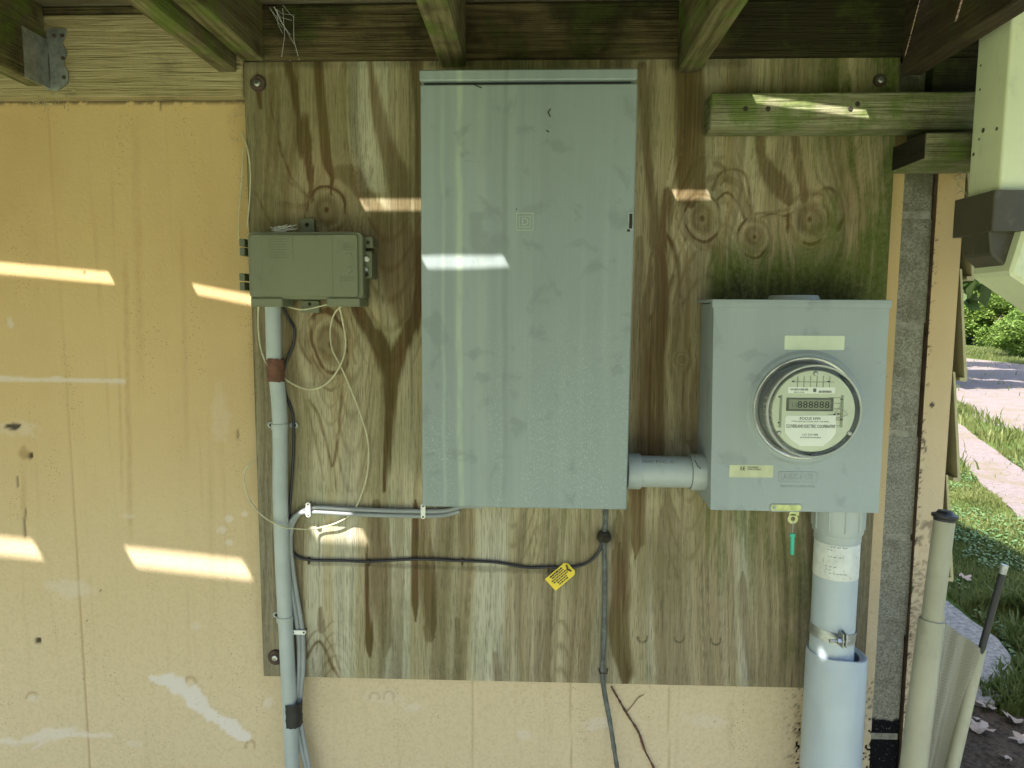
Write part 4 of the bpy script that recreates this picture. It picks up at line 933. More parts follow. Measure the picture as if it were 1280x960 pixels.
# the meter itself
bm = bmesh.new(); O = Vector((cxm, MF, czm))
lathe(bm, [(RR*.84, -.01), (RR*.85, .004), (RR*.90, .009), (RR*.955, .009), (RR*.975, .005), (RR*.97, -.004)], O, (0, -1, 0), 72)
meter = obj('meter', bm, M['ringmetal'], mbx, True, 50)
FH = .047
def mchild(name, bm, mat, smooth=False, ang=40):
    o = obj(name, bm, mat, None, smooth, ang); o.data.transform(Matrix.Translation(-mbx.location)); o.parent = meter; return o
bm = bmesh.new(); lathe(bm, [(0, -.012), (RR*.84, -.012), (RR*.84, .0)], O, (0, -1, 0), 60); mchild('base', bm, plain('meter_base_dark', (.24, .235, .21), .5), True)
bm = bmesh.new(); lathe(bm, [(0, FH-.008), (RR*.735, FH-.008), (RR*.745, FH-.010), (RR*.745, FH-.012)], O, (0, -1, 0), 72); mchild('dial', bm, M['face'], True, 30)
bm = bmesh.new(); lathe(bm, [(RR*.735, FH-.012), (RR*.73, FH-.03), (RR*.70, -.002)], O, (0, -1, 0), 72); mchild('drum', bm, plain('drum_grey', (.36, .355, .33), .4), True, 30)
bm = bmesh.new(); lathe(bm, [(RR*.84, .002), (RR*.835, FH-.008), (RR*.81, FH-.001), (RR*.77, FH+.0015), (RR*.4, FH+.004), (0, FH+.0045)], O, (0, -1, 0), 72); mchild('glass_cover', bm, M['glass'], True)
bm = bmesh.new(); lathe(bm, [(RR*.81, FH-.004), (RR*.845, FH-.002), (RR*.86, FH-.0055), (RR*.85, FH-.009)], O, (0, -1, 0), 72); mchild('cover_rim', bm, M['rim'], True)
fy = MF - (FH-.008)                                # plane of the dial plate
def fp(px, py): return at(px, py, fy)
def plate(name, a, b, mat, d=.0006, rad=0):
    p, q = fp(*a), fp(*b); bm = bmesh.new()
    if rad: prism(bm, rrect(p.x, q.x, q.z, p.z, rad), 'y', fy-d, fy)
    else: bx(bm, p.x, q.x, fy-d, fy, q.z, p.z)
    return mchild(name, bm, mat)
plate('serial_label', (985, 483.5), (1043, 492), M['face_label'], .0008, .001)
plate('lcd_frame', (983, 497), (1040.5, 514), M['lcdframe'], .0010); plate('lcd_screen', (986, 499), (1037, 511.5), M['lcd'], .0016)
poly = [fp(*p) for p in ((983, 519), (1044, 519), (1044, 541), (1038, 549), (1028, 557), (1000, 557), (988, 549), (981, 541), (981, 523))]
bm = bmesh.new(); prism(bm, [(p.x, p.z) for p in poly], 'y', fy-.0010, fy); mchild('name_label', bm, M['face_label'])
def mtext(name, s, px, py, w, h, mat, d=.0018):
    p = fp(px, py); k = FPX/(1.32+fy)
    t = text(name, s, mat, mbx, p.x, fy-d, p.z, w/k, h/k, .0003); t.parent = meter; return t
mtext('display_digits', '888888', 1016, 505.5, 39, 8.5, M['ink']); mtext('display_digits', '18', 994, 506, 9, 6, M['faint_ink'])
mtext('lettering', 'FOCUS kWh', 1012, 522.8, 25, 3.6, M['ink'], .0013); mtext('lettering', 'CLOVERLAND ELECTRIC COOPERATIVE', 1012.5, 532.5, 60, 4.2, M['ink'], .0013)
mtext('lettering', 'TYPE AXR-SD CL200 240V 3W 60Hz', 1012, 526.6, 46, 1.6, M['faint_ink'], .0013); mtext('lettering', '123 234 588', 1012, 543, 19, 2.4, M['faint_ink'], .0013)
bm = bmesh.new(); r = random.Random(4)
def barcode(bm, x0, x1, z0, z1, y, n):
    for k in range(n):
        x = x0 + (x1-x0)*k/n; bx(bm, x, x + (x1-x0)/n*r.uniform(.3, .7), y-.0003, y, z0, z1)
p, q = fp(988, 485.5), fp(1010, 488); barcode(bm, p.x, q.x, q.z, p.z, fy-.0009, 26); p, q = fp(1023, 488), fp(1039, 491); barcode(bm, p.x, q.x, q.z, p.z, fy-.0009, 20)
p, q = fp(1016, 485.5), fp(1019.5, 490); bx(bm, p.x, q.x, fy-.0012, fy-.0009, q.z, p.z)
p, q = fp(1000, 545.5), fp(1026, 547.3); barcode(bm, p.x, q.x, q.z, p.z, fy-.0011, 22); p, q = fp(992, 489.5), fp(1005, 490.8); barcode(bm, p.x, q.x, q.z, p.z, fy-.0009, 9)
mk_ = mchild('printed_marks', bm, M['faint_ink']); mk_['kind'] = 'stuff'
bm = bmesh.new()                                   # moulded ribs of the plate
for a, b in (((975, 494), (976, 534)), ((1051, 494), (1052, 534)), ((990, 477), (1042, 478))):
    p, q = fp(*a), fp(*b); bx(bm, p.x, q.x, fy-.0012, fy, q.z, p.z)
for k in range(6):
    p = fp(966, 497+k*7); bx(bm, p.x, fp(974, 0).x, fy-.001, fy, p.z-.0004, p.z+.0004); p = fp(1053, 497+k*7); bx(bm, p.x, fp(1061, 0).x, fy-.001, fy, p.z-.0004, p.z+.0004)
    p = fp(997+k*8, 470); bx(bm, p.x-.0004, p.x+.0004, fy-.001, fy, fp(0, 476).z, p.z)
mchild('plate_ribs', bm, plain('rib_olive', (.30, .33, .22), .5))
bm = bmesh.new()
for a, b in ((991, 477), (1035, 477), (974, 496), (973, 528), (1051, 499), (1051, 524), (1042, 518), (1047, 517)):
    p = fp(a, b); bm = bmesh.new(); bx(bm, p.x-.0016, p.x+.0016, fy-.0016, fy-.001, p.z-.001, p.z+.001); mchild('slot', bm, M['ink'])
bm = bmesh.new(); tube(bm, [fp(1042, 517) - Vector((0, .002, 0)), fp(1050, 508) - Vector((0, .004, 0)), fp(1058, 518) - Vector((0, .004, 0)), fp(1044, 523) - Vector((0, .002, 0))], .0006, 6); mchild('seal_wire', bm, M['galv'])
for a, b in ((1019, 467), (973.5, 541), (1061, 541)):
    p = fp(a, b); bm = bmesh.new(); lathe(bm, [(0, .0035), (.0028, .003), (.004, .0005), (.0042, 0)], (p.x, fy, p.z), (0, -1, 0), 16); mchild('screw', bm, M['zinc'], True)
# stickers and markings on the cover
def cplate(name, a, b, mat, rad=.002, d=.0005):
    p, q = at(*a, MF-.001), at(*b, MF-.001); bm = bmesh.new(); prism(bm, rrect(p.x, q.x, q.z, p.z, rad), 'y', MF-.001-d, MF-.0008); return obj(name, bm, mat, mbx)
cplate('blank_label', (981, 419.5), (1055, 437.5), M['sticker'])['label'] = 'blank pale green rounded sticker above the glass meter'
cplate('small_label', (912, 581), (966, 597), M['sticker2'], .0005)['label'] = 'yellowed maker sticker at the lower left of the cover'
def ctext(name, s, px, py, w, h, mat, d=.0018):
    p = at(px, py, MF-.001); k = FPX/(1.32+MF); return text(name, s, mat, mbx, p.x, MF-d, p.z, w/k, h/k, .0006)
ctext('lettering', 'EE', 928.5, 585.5, 6, 4.5, M['ink']); ctext('lettering', 'METER MILLIKEN', 941, 584, 14, 1.8, M['faint_ink']); ctext('lettering', 'ELECTRIC COMPANY', 942.5, 586.6, 17, 1.6, M['faint_ink'])
M['emboss'] = plain('embossed_steel', (.27, .31, .30), .45)
ctext('embossed_name', 'LANDIS & GYR', 997, 595.5, 40, 8, M['emboss'], .0012); ctext('embossed_line', 'MAKE NO CONNECTIONS', 997, 608, 43, 3.2, M['emboss'], .0012)
p, q = at(973, 589, MF), at(1021, 602.5, MF); bm = bmesh.new(); oo = rrect(p.x, q.x, q.z, p.z, .003); ii = rrect(p.x+.0006, q.x-.0006, q.z+.0006, p.z-.0006, .0025); n_ = len(oo)
va = [bm.verts.new((a[0], MF-.0018, a[1])) for a in oo]; vb = [bm.verts.new((a[0], MF-.0018, a[1])) for a in ii]; vc = [bm.verts.new((a[0], MF-.0009, a[1])) for a in oo]
for k in range(n_): bm.faces.new((va[k], va[(k+1) % n_], vb[(k+1) % n_], vb[k])); bm.faces.new((va[k], va[(k+1) % n_], vc[(k+1) % n_], vc[k]))
bmesh.ops.recalc_face_normals(bm, faces=bm.faces); obj('embossed_border', bm, M['emboss'], mbx)
# hasp at the bottom edge
p, q = at(962, 629, MF-.001), at(1003, 640, MF-.001)
bm = bmesh.new(); prism(bm, rrect(p.x, q.x, q.z, p.z, .006), 'y', MF-.0018, MF-.0008); obj('hasp_recess', bm, M['emboss'], mbx)
bm = bmesh.new(); prism(bm, rrect(p.x+.0022, q.x-.0025, q.z+.0022, p.z-.0022, .0045), 'y', MF-.0026, MF-.0015); hs = obj('hasp', bm, M['yseal'], mbx)
bm = bmesh.new(); pp = at(967, 634, MF); lathe(bm, [(0, .0035), (.003, .0035), (.0035, .002)], (pp.x, MF, pp.z), (0, -1, 0), 16); obj('rivet', bm, M['meterbox'], mbx, True)
c_ = at(991, 648.5, MF); bm = bmesh.new()
poly = [(at(984, 641, MF).x, at(984, 641, MF).z), (at(1001, 641, MF).x, at(1001, 641, MF).z)]; segs = []
for k in range(20):
    a0, a1 = 2*math.pi*k/20, 2*math.pi*(k+1)/20; ro, ri = .0088, .0042
    prism(bm, [(c_.x+ro*math.cos(a0), c_.z+ro*math.sin(a0)), (c_.x+ro*math.cos(a1), c_.z+ro*math.sin(a1)), (c_.x+ri*math.cos(a1), c_.z+ri*math.sin(a1)), (c_.x+ri*math.cos(a0), c_.z+ri*math.sin(a0))], 'y', MF-.0005, MF+.0015)
bx(bm, c_.x-.006, c_.x+.010, MF-.0005, MF+.0015, c_.z+.006, c_.z+.0125); obj('hasp_eye', bm, M['yseal'], mbx)
# seal hanging from the eye
seal = empty('meter_seal', c_, 'small green seal tag hanging on a wire under the meter box', 'seal')
bm = bmesh.new(); tube(bm, [at(991, 651, MF), at(991.5, 658, MF-.001), at(990.5, 668, MF)], .0009, 6); obj('wire', bm, M['galv'], seal)
bm = bmesh.new(); tube(bm, [at(990.5, 666.5, MF), at(990, 693, MF)], .0036, 12); bx(bm, at(987, 668, MF).x, at(994, 668, MF).x, MF-.002, MF+.002, at(990, 671, MF).z, at(990, 668, MF).z); obj('tag_body', bm, M['green_seal'], seal, True, 50)

# ------------------------------------------------------------------ conduit nipple between the boxes
NY = -.058
na = at(800, 589, NY); nb = at(862, 590, NY); zc = (na.z+nb.z)/2
nip = empty('conduit_nipple', (na.x, NY, zc), 'short horizontal grey plastic conduit joining the tall panel and the meter box', 'conduit')
bm = bmesh.new(); lathe(bm, [(.0285, -.01), (.0285, nb.x-na.x+.01)], (na.x, NY, zc), (1, 0, 0), 40); obj('pipe', bm, M['pvc'], nip, True)
bm = bmesh.new(); w = na.x-at(783, 589, NY).x; lathe(bm, [(.0275, 0), (.0315, 0), (.0325, -.0015), (.0325, -w+.001), (.031, -w)], (na.x, NY, zc), (1, 0, 0), 40); obj('coupling', bm, M['pvc_fit'], nip, True)
w = at(889, 589, NY).x-nb.x
bm = bmesh.new(); lathe(bm, [(.0280, 0), (.032, 0), (.033, .0012), (.033, w*.9), (.0325, w)], (nb.x, NY, zc), (1, 0, 0), 40); obj('coupling', bm, M['pvc_fit'], nip, True)
for xx, s_ in ((nb.x-.0005, .0293), (nb.x+w*.84, .0337)):
    bm = bmesh.new(); lathe(bm, [(s_-.001, 0), (s_+.0005, .0006), (s_+.0005, .0016), (s_-.001, .0022)], (xx, NY, zc), (1, 0, 0), 40); obj('seam_ring', bm, M['ink'], nip, True)
t = text('lettering', 'RIGID PVC  C', M['faint_ink'], nip, at(833, 0, NY).x, 0, 0, .062, .006, .0004)
t.data.transform(Matrix.Translation(nip.location)); t.data.transform(Matrix.Translation((0, NY, zc)) @ Matrix.Rotation(R(-50), 4, 'X') @ Matrix.Translation((0, -.0287, 0))); t.data.transform(Matrix.Translation(-nip.location))
bm = bmesh.new(); tube(bm, [at(868, 575, NY-.028), at(871, 580, NY-.030), at(872, 583, NY-.031), at(876, 586, NY-.033)], .0008, 5); obj('ink_mark', bm, M['ink'], nip)

# ------------------------------------------------------------------ big riser pipe
RY = -.064
def rp(px, py): return at(px, py, RY)
riser = empty('riser_conduit', (rp(1043, 900).x, RY, 0), 'thick bluish grey vertical conduit dropping from the meter box into a wider sleeve', 'conduit')
zt, zb = mz0, 0
cx = rp(1044, 720).x; k_r = FPX/(1.32+RY)
def rl(name, prof, mat, seg=48, ax=cx): bm = bmesh.new(); lathe(bm, prof, (ax, RY, 0), (0, 0, 1), seg); return obj(name, bm, mat, riser, True, 35)
zf = rp(1044, 664).z; zf2 = rp(1044, 674).z; zl = rp(1044, 717).z; zs = rp(1044, 815).z
r_p = 26.6/k_r
rl('hub_fitting', [(.036, mz0), (30/k_r, mz0-.001), (30/k_r, zf+.003), (29/k_r, zf), (27.6/k_r, zf-.0005), (27.6/k_r, zf2+.001), (r_p, zf2)], M['pvc_fit'])
bm = bmesh.new()
for k in range(10):
    a = 2*math.pi*k/10+.2; xx, yy = cx+math.cos(a)*30.2/k_r, RY+math.sin(a)*30.2/k_r; bm = bmesh.new(); bx(bm, xx-.0014, xx+.0014, yy-.0014, yy+.0014, zf+.008, mz0-.002, .0006); obj('hub_rib', bm, M['pvc_fit'], riser)
rl('pipe', [(r_p, mz0-.01), (r_p, zs-.3)], M['pvc_blue'])
lab = rl('paper_label', [(r_p+.0004, zf2-.001), (r_p+.0005, zf2-.0015), (r_p+.0005, zl), (r_p+.0003, zl-.0005)], M['paper'])
bm = bmesh.new()                                   # faint printed lines wrapped on the label
for k in range(9):
    zz = zf2 - .004 - k*.006; a0 = -2.5 + r.uniform(0, .3); 
    for w_ in range(r.randint(2, 5)):
        a1 = a0 + r.uniform(.06, .22)
        if k in (0, 1, 3, 6, 7, 8): bx(bm, cx+math.cos(a0)*(r_p+.0007)-.0003, cx+math.cos(a1)*(r_p+.0007), RY+math.sin((a0+a1)/2)*(r_p+.001), RY+math.sin((a0+a1)/2)*(r_p+.0002), zz-.0005, zz+.0005)
        a0 = a1 + .04
obj('print_lines', bm, M['faint_ink'], riser)
# sleeve, split and open at the top
rs = 36.5/k_r; sxc = rp(1042, 880).x
bm = bmesh.new(); seg = 64; prof = [(rs-.006, -.3), (rs-.006, .0), (rs-.001, .001), (rs, -.002), (rs*1.01, -.3), (rs*1.01, -zs)]
lathe(bm, [(rs-.006, -.25), (rs-.006, -.001), (rs-.005, 0), (rs-.001, 0), (rs, -.0015), (rs*1.008, -.12), (rs*1.02, -zs)], (sxc, RY, zs+.004), (0, 0, 1), seg)
for v_ in bm.verts:
    dx = (v_.co.x - sxc)/rs
    if v_.co.z > zs - .01: v_.co.z += .004*dx*-1 + .003*math.cos(3*dx)
obj('sleeve', bm, M['pvc_blue'], riser, True, 40)['label'] = 'wider pale blue lower sleeve'
bm = bmesh.new(); lathe(bm, [(r_p+.0006, zs-.004), (r_p+.003, zs-.0035), (rs-.0065, zs-.002), (rs-.0055, zs-.004)], (sxc, RY, 0), (0, 0, 1), 48); obj('sleeve_collar', bm, M['pvc_fit'], riser, True, 40)
bm = bmesh.new(); z_c = rp(1044, 788).z
for tt in (0,):
    prof = []
    lathe(bm, [(r_p+.0002, -.010), (r_p+.0016, -.010), (r_p+.0018, .010), (r_p+.0002, .010)], (cx, RY, z_c), (.10, 0, 1), 40)
cl = obj('clamp_band', bm, M['galv'], riser, True, 40); cl['label'] = 'galvanised strap clamp, rusty at its ends'
p = at(1050, 797, RY-r_p-.004); bm = bmesh.new()
bx(bm, p.x-.002, p.x+.0005, p.y-.016, p.y+.004, p.z-.013, p.z+.013, .0006); bx(bm, p.x+.004, p.x+.0065, p.y-.016, p.y+.004, p.z-.013, p.z+.013, .0006); obj('clamp_ears', bm, M['galv'], riser)
bm = bmesh.new(); lathe(bm, [(0, -.022), (.003, -.022), (.003, .012), (0, .012)], (p.x, p.y-.009, p.z-.002), (1, 0, 0), 12); lathe(bm, [(0, -.009), (.0062, -.009), (.0062, -.002), (0, -.002)], (p.x, p.y-.009, p.z-.002), (1, 0, 0), 6); obj('clamp_bolt', bm, M['zinc'], riser)

# ------------------------------------------------------------------ telephone interface box
NF = -.070
def npx(a, b, y=NF): return at(a, b, y)
n0 = npx(308, 290); n1 = npx(455, 383)
nid = empty('junction_box', ((n0.x+n1.x)/2, -.035, n1.z), 'olive green plastic telephone junction box at the upper left of the plywood', 'junction box')
bm = bmesh.new(); prism(bm, rrect(n0.x-.001, n1.x-.006, n1.z+.012, n0.z, .008), 'y', NF+.012, -.002, .001); obj('base', bm, M['nid_dark'], nid)
bm = bmesh.new(); prism(bm, rrect(n0.x, n1.x-.002, n1.z+.013, n0.z+.001, .009), 'y', NF+.004, NF+.030, .002); obj('cover', bm, M['nid'], nid)
a_, b_ = npx(313, 293), npx(448, 371); bm = bmesh.new(); prism(bm, rrect(a_.x, b_.x, b_.z, a_.z, .006), 'y', NF-.0015, NF+.006, .0015); obj('cover_face', bm, M['nid'], nid)
a_, b_ = npx(327, 294), npx(417, 370); bm = bmesh.new(); bx(bm, a_.x, b_.x, NF-.0022, NF, b_.z, a_.z, .0005); obj('raised_field', bm, M['nid'], nid)
a_, b_ = npx(330, 296), npx(367, 325); bm = bmesh.new(); bx(bm, a_.x, b_.x, NF-.0027, NF-.002, b_.z, a_.z); obj('molded_label', bm, M['nid'], nid)
for x_a, x_b in ((313, 353), (408, 450)):
    a_, b_ = npx(x_a, 372), npx(x_b, 383.5); bm = bmesh.new(); bx(bm, a_.x, b_.x, NF, -.004, b_.z, a_.z, .002); obj('cable_entry', bm, M['nid'], nid)
def lines(bm, x0, x1, y0, y1, n, yy, seed, h=.5, plane=NF):
    q = random.Random(seed)
    for k in range(n):
        py = y0 + (y1-y0)*k/max(1, n-1); px = x0 + q.uniform(0, 2)
        while px < x1 - q.uniform(0, 5):
            w = q.uniform(1.5, 4.5); a, b = at(px, py-h, plane), at(min(px+w, x1), py+h, plane); bx(bm, a.x, b.x, yy-.0003, yy+.0002, b.z, a.z); px += w + 1.1
bm = bmesh.new(); lines(bm, 336, 362, 299, 322, 8, NF-.0027, 1); lines(bm, 430, 443, 304, 312, 4, NF-.0016, 2); lines(bm, 424, 445, 346, 351, 3, NF-.0016, 3)
a_ = npx(436, 318); 
tube(bm, [npx(432, 318, NF-.0017), npx(438, 316, NF-.0017), npx(441, 322, NF-.0017)], .0005, 5); tube(bm, [npx(434, 335, NF-.0017), npx(438, 333, NF-.0017), npx(441, 338, NF-.0017), npx(436, 342, NF-.0017)], .0005, 5)
obj('molded_lettering', bm, M['nid_dark'], nid)
def lug(x0, y0, x1, y1, yf=-.012, hole=None, name='mounting_lug', mat='nid'):
    a_, b_ = at(x0, y0, yf), at(x1, y1, yf); bm = bmesh.new(); prism(bm, rrect(a_.x, b_.x, b_.z, a_.z, min(.003, abs(b_.x-a_.x)*.3)), 'y', yf, -.001, .0006); l_ = obj(name, bm, M[mat], nid)
    if hole:
        p = at(*hole[:2], yf); bm = bmesh.new(); lathe(bm, [(0, .0008), (hole[2], .0008), (hole[2]+.0004, 0)], p, (0, -1, 0), 14); obj('lug_screw', bm, M[hole[3]], nid, True)
lug(375, 273, 393, 292, -.012, (383.5, 281, .0035, 'dirtspot')); lug(376, 376, 399, 391, -.012, (387, 380, .003, 'dirtspot'))
lug(450, 296, 466, 310, -.040, (460, 303, .003, 'dirtspot'), 'side_ear'); lug(451, 314, 465, 348, -.045, None, 'latch_plate')
for cyy, mm, rr in ((324, 'white_plastic', .0052), (337, 'galv', .004), (343.5, 'dirtspot', .0035)):
    p = at(458.5, cyy, -.045); bm = bmesh.new(); lathe(bm, [(0, .006), (rr*.8, .0055), (rr, .004), (rr, 0)], p, (0, -1, 0), 18); obj('latch_bolt', bm, M[mm], nid, True)
for y0, y1 in ((298, 321), (341, 365)):
    for k in range(2):
        a_, b_ = at(301.5+k*.5, y0+1+k*11, -.04), at(309, y0+10+k*12, -.04); bm = bmesh.new(); bx(bm, a_.x, b_.x, -.05, -.012, b_.z, a_.z, .001); obj('hinge', bm, M['nid_dark'], nid)

# ------------------------------------------------------------------ slim conduit on the left with its straps and tapes
def pts3(lst, y): return [at(a, b, (c if c is not None else y)) for a, b, c in [(t + (None,))[:3] if len(t) == 2 else t for t in lst]]
CY = -.018
con = empty('slim_conduit', at(362, 900, CY), 'slim grey plastic conduit running down from the junction box past the plywood left edge', 'conduit')
bm = bmesh.new(); cp = catmull(pts3([(341, 375, CY-.012), (342, 420, CY-.01), (343, 455, CY-.006), (347, 485), (350, 530), (350.5, 620), (353, 700), (357, 780), (361, 860), (364, 930), (367, 1000), (370, 1150), (372, 1400)], CY), 8); tube(bm, cp, .0142, 24); obj('pipe', bm, M['pvc'], con, True)
def strap(px, py, y, r, parent, ears=True):
    p = at(px, py, y); bm = bmesh.new(); n = 16; w = .0055
    for k in range(n):
        a0, a1 = math.pi*k/n, math.pi*(k+1)/n
        for (A, B) in ((a0, a1),):
            prism(bm, [(p.x+math.cos(A)*r, p.y-math.sin(A)*r), (p.x+math.cos(B)*r, p.y-math.sin(B)*r), (p.x+math.cos(B)*(r+.0016), p.y-math.sin(B)*(r+.0016)), (p.x+math.cos(A)*(r+.0016), p.y-math.sin(A)*(r+.0016))], 'z', p.z-w, p.z+w)
    for s in (-1, 1):
        ex = p.x+s*(r+.007); prism(bm, rrect(ex-.008, ex+.008, p.z-.0055, p.z+.0055, .005), 'y', -.004, -.001)
    o = obj('strap', bm, M['pvc_fit'], parent)
    for s in (-1, 1):
        ex = p.x+s*(r+.0085); bm = bmesh.new(); lathe(bm, [(0, .0055), (.0028, .005), (.0036, .0035)], (ex, 0, p.z), (0, -1, 0), 14); obj('strap_nail', bm, M['dirtspot'], parent, True)
strap(350, 533, CY, .0143, con); strap(356.5, 773, CY, .0143, con)
def wrap(name, px0_, py0_, px1_, py1_, y, rx, ry, mat, parent, seed, lab):
    a_, b_ = at(px0_, py0_, y), at(px1_, py1_, y); bm = bmesh.new(); q = random.Random(seed); rings = []
    for i in range(9):
        t = i/8; c = a_.lerp(b_, t); rings.append([bm.verts.new((c.x + (rx+q.uniform(-.001, .001))*math.cos(2*math.pi*k/24), c.y + (ry+q.uniform(-.0008, .0008))*math.sin(2*math.pi*k/24), c.z + (q.uniform(-.0015, .0015) if i in (0, 8) else 0))) for k in range(24)])
    for A, B in zip(rings[:-1], rings[1:]):
        for k in range(24): bm.faces.new((A[k], A[(k+1) % 24], B[(k+1) % 24], B[k]))
    bmesh.ops.recalc_face_normals(bm, faces=bm.faces); o = obj(name, bm, M[mat], parent, True, 60); o['label'] = lab
wrap('tape_wrap', 344, 448, 345, 477, CY-.006, .0158, .0165, 'tape_brown', con, 3, 'rust brown tape wrapped round the conduit')
wrap('tape_wrap', 366, 876, 367, 905, CY, .0178, .0172, 'tape_black', con, 5, 'black tape binding conduit and cables')

# ------------------------------------------------------------------ cables
def cable(name, pts, y, r, mat, label, cat='cable', seg=10, flat=1.0, wob=0, n=8):
    bm = bmesh.new(); tube(bm, catmull(pts3(pts, y), n), r, seg, flat, True, wob); o = obj(name, bm, M[mat], None, True, 60); return tag(o, label, cat)
path = [(600, 633), (575, 633), (555, 638), (530, 639), (480, 638), (430, 636), (392, 634), (374, 640), (363, 655), (360, 680), (363, 710), (369, 750), (375, 790), (376, 830), (374, 860), (372, 890), (377, 925), (384, 962), (390, 1010), (400, 1150)]
cable('grey_cable', [(a+3, b) for a, b in path], -.009, .0046, 'grey_cable', 'grey cable leaving the panel bottom and turning down, upper one of the pair')
cable('grey_cable', [(a + (0 if a > 380 else -2), b + (6 if a > 380 else 3)) for a, b in path[1:]], -.010, .0046, 'grey_cable', 'grey cable just under its twin, left of the breaker panel bottom')
def clip(px, py, vert, lab):
    p = at(px, py, -.015); bm = bmesh.new(); L, w = (.0145, .0045)
    if vert: prism(bm, rrect(p.x-w, p.x+w, p.z-L, p.z+L, .004), 'y', -.0175, -.014, .0006)
    else: prism(bm, rrect(p.x-L, p.x+L, p.z-w, p.z+w, .004), 'y', -.0175, -.014, .0006)
    e = empty('cable_clip', (p.x, 0, p.z), lab, 'clip', 'white cable clips')
    obj('bridge', bm, M['white_plastic'], e)
    bm = bmesh.new()
    for s in (-1, 1):
        d = Vector((0, 0, s*L*.72)) if vert else Vector((s*L*.72, 0, 0)); lathe(bm, [(0, .0005), (.0016, .0005), (.002, 0)], Vector((p.x, -.0176, p.z))+d, (0, -1, 0), 10)
        q = Vector((p.x, 0, p.z))+d; bx(bm, q.x-.001, q.x+.001, -.015, 0, q.z-.001, q.z+.001)
    obj('nails', bm, M['rust'], e)
clip(385.5, 637, True, 'white cable clip at the bend near the slim conduit'); clip(529, 639, True, 'white cable clip at the lower left corner of the breaker panel'); clip(373.5, 790, False, 'white sideways cable clip low beside the slim conduit')
cable('black_cable', [(352, 380, -.02), (360, 397), (368, 412), (366, 432), (356, 458), (353, 475), (358, 495), (366, 520), (367, 560), (364, 610), (361, 650), (362, 682), (372, 696), (390, 700), (430, 701), (462, 702), (520, 699), (578, 701), (620, 703), (655, 709), (685, 709), (715, 709), (735, 703), (748, 690), (754, 672)], -.005, .0028, 'black_cable', 'thin black cable from the junction box across to the dark downlead')
for a, b, lab in ((387, 700, 'staple on the black cable nearest the slim conduit'), (462, 702, 'second staple of the black cable from the left'), (578, 701, 'staple on the black cable below the panel corner'), (685, 710, 'staple on the black cable beside the yellow tag')):
    p = at(a, b); bm = bmesh.new(); bx(bm, p.x-.0012, p.x+.0012, -.0095, -.0002, p.z-.0065, p.z+.0065, .0005); tag(obj('staple', bm, M['rust']), lab, 'staple', 'staples of the black cable')
cable('downlead', [(757, 634), (757, 655), (755, 672), (756, 720), (755, 790), (753, 838), (755, 862), (762, 900), (769, 945), (775, 990), (790, 1150)], -.006, .0045, 'dirty_cable', 'dark dirty cable dropping from the bottom of the breaker panel', wob=.12)
bm = bmesh.new(); p = at(755, 671, -.006); bmesh.ops.create_icosphere(bm, subdivisions=3, radius=.0125)
for v_ in bm.verts: v_.co = v_.co*(1+random.uniform(-.16, .16)) + p
tag(obj('mud_nest', bm, M['dirtspot'], None, True, 80), 'dark lump of mud where the black cable meets the downlead', 'mud lump')
p = at(754, 838); bm = bmesh.new(); tube(bm, [p+Vector((-.009, -.001, .004)), p+Vector((-.007, -.012, 0)), p+Vector((.006, -.012, 0)), p+Vector((.008, -.001, .004))], .0014, 6); tag(obj('staple', bm, M['rust']), 'bent dark staple near the bottom of the downlead', 'staple')
cable('telephone_wire', [(428, 382, -.02), (418, 392, -.014), (413, 412), (415, 436), (426, 458), (440, 490), (452, 522), (460, 552), (460, 585), (454, 612), (441, 640), (420, 654), (392, 661), (372, 661, -.036), (352, 658, -.04), (330, 646, -.03), (312, 625, -.01), (306, 605, -.005), (306, 590, .0), (312, 580, .0), (319, 574, .003)], -.009, .0015, 'beige_wire', 'thin beige wire hanging in a long loop over the slim conduit', 'wire', 8)
cable('telephone_wire', [(424, 382, -.02), (428, 400), (432, 425), (430, 445), (420, 466), (406, 481), (388, 487), (370, 482), (355, 473)], -.012, .0017, 'beige_wire', 'twisted whitish wire looping from the junction box to the rust tape', 'wire', 6, wob=.25)
cable('telephone_wire', [(323, 382, -.02), (323, 410), (326, 435), (332, 452), (340, 462, -.035)], -.012, .0017, 'beige_wire', 'short beige wire left of the slim conduit above the rust tape', 'wire', 8)
cable('telephone_wire', [(352, 380, -.02), (362, 384), (378, 387), (395, 384), (411, 380)], -.02, .0014, 'beige_wire', 'beige wire sagging under the junction box bottom', 'wire', 8)
cable('drop_wire', [(302, 165, .005), (309, 185), (313, 215), (312, 250), (309, 285)], -.004, .0014, 'beige_wire', 'old pale wire along the plywood edge above the junction box', 'wire', 6)
cable('drop_wire', [(304, 185, .010), (302, 230), (299, 270), (299, 300)], .012, .0013, 'beige_wire', 'old wire hanging on the foam left of the plywood', 'wire', 6)
cable('dry_root', [(764, 858, .012), (772, 872), (784, 893), (798, 915), (806, 938), (818, 962), (830, 1000)], FOAM_Y-.004, .0022, 'root', 'thin brown root hanging below the plywood right of the downlead', 'root', 6, wob=.35)
cable('dry_root', [(783, 890), (792, 880), (797, 873), (805, 868)], FOAM_Y-.003, .0008, 'root', 'hair thin branch root on the foam beside the thicker root', 'root', 5)
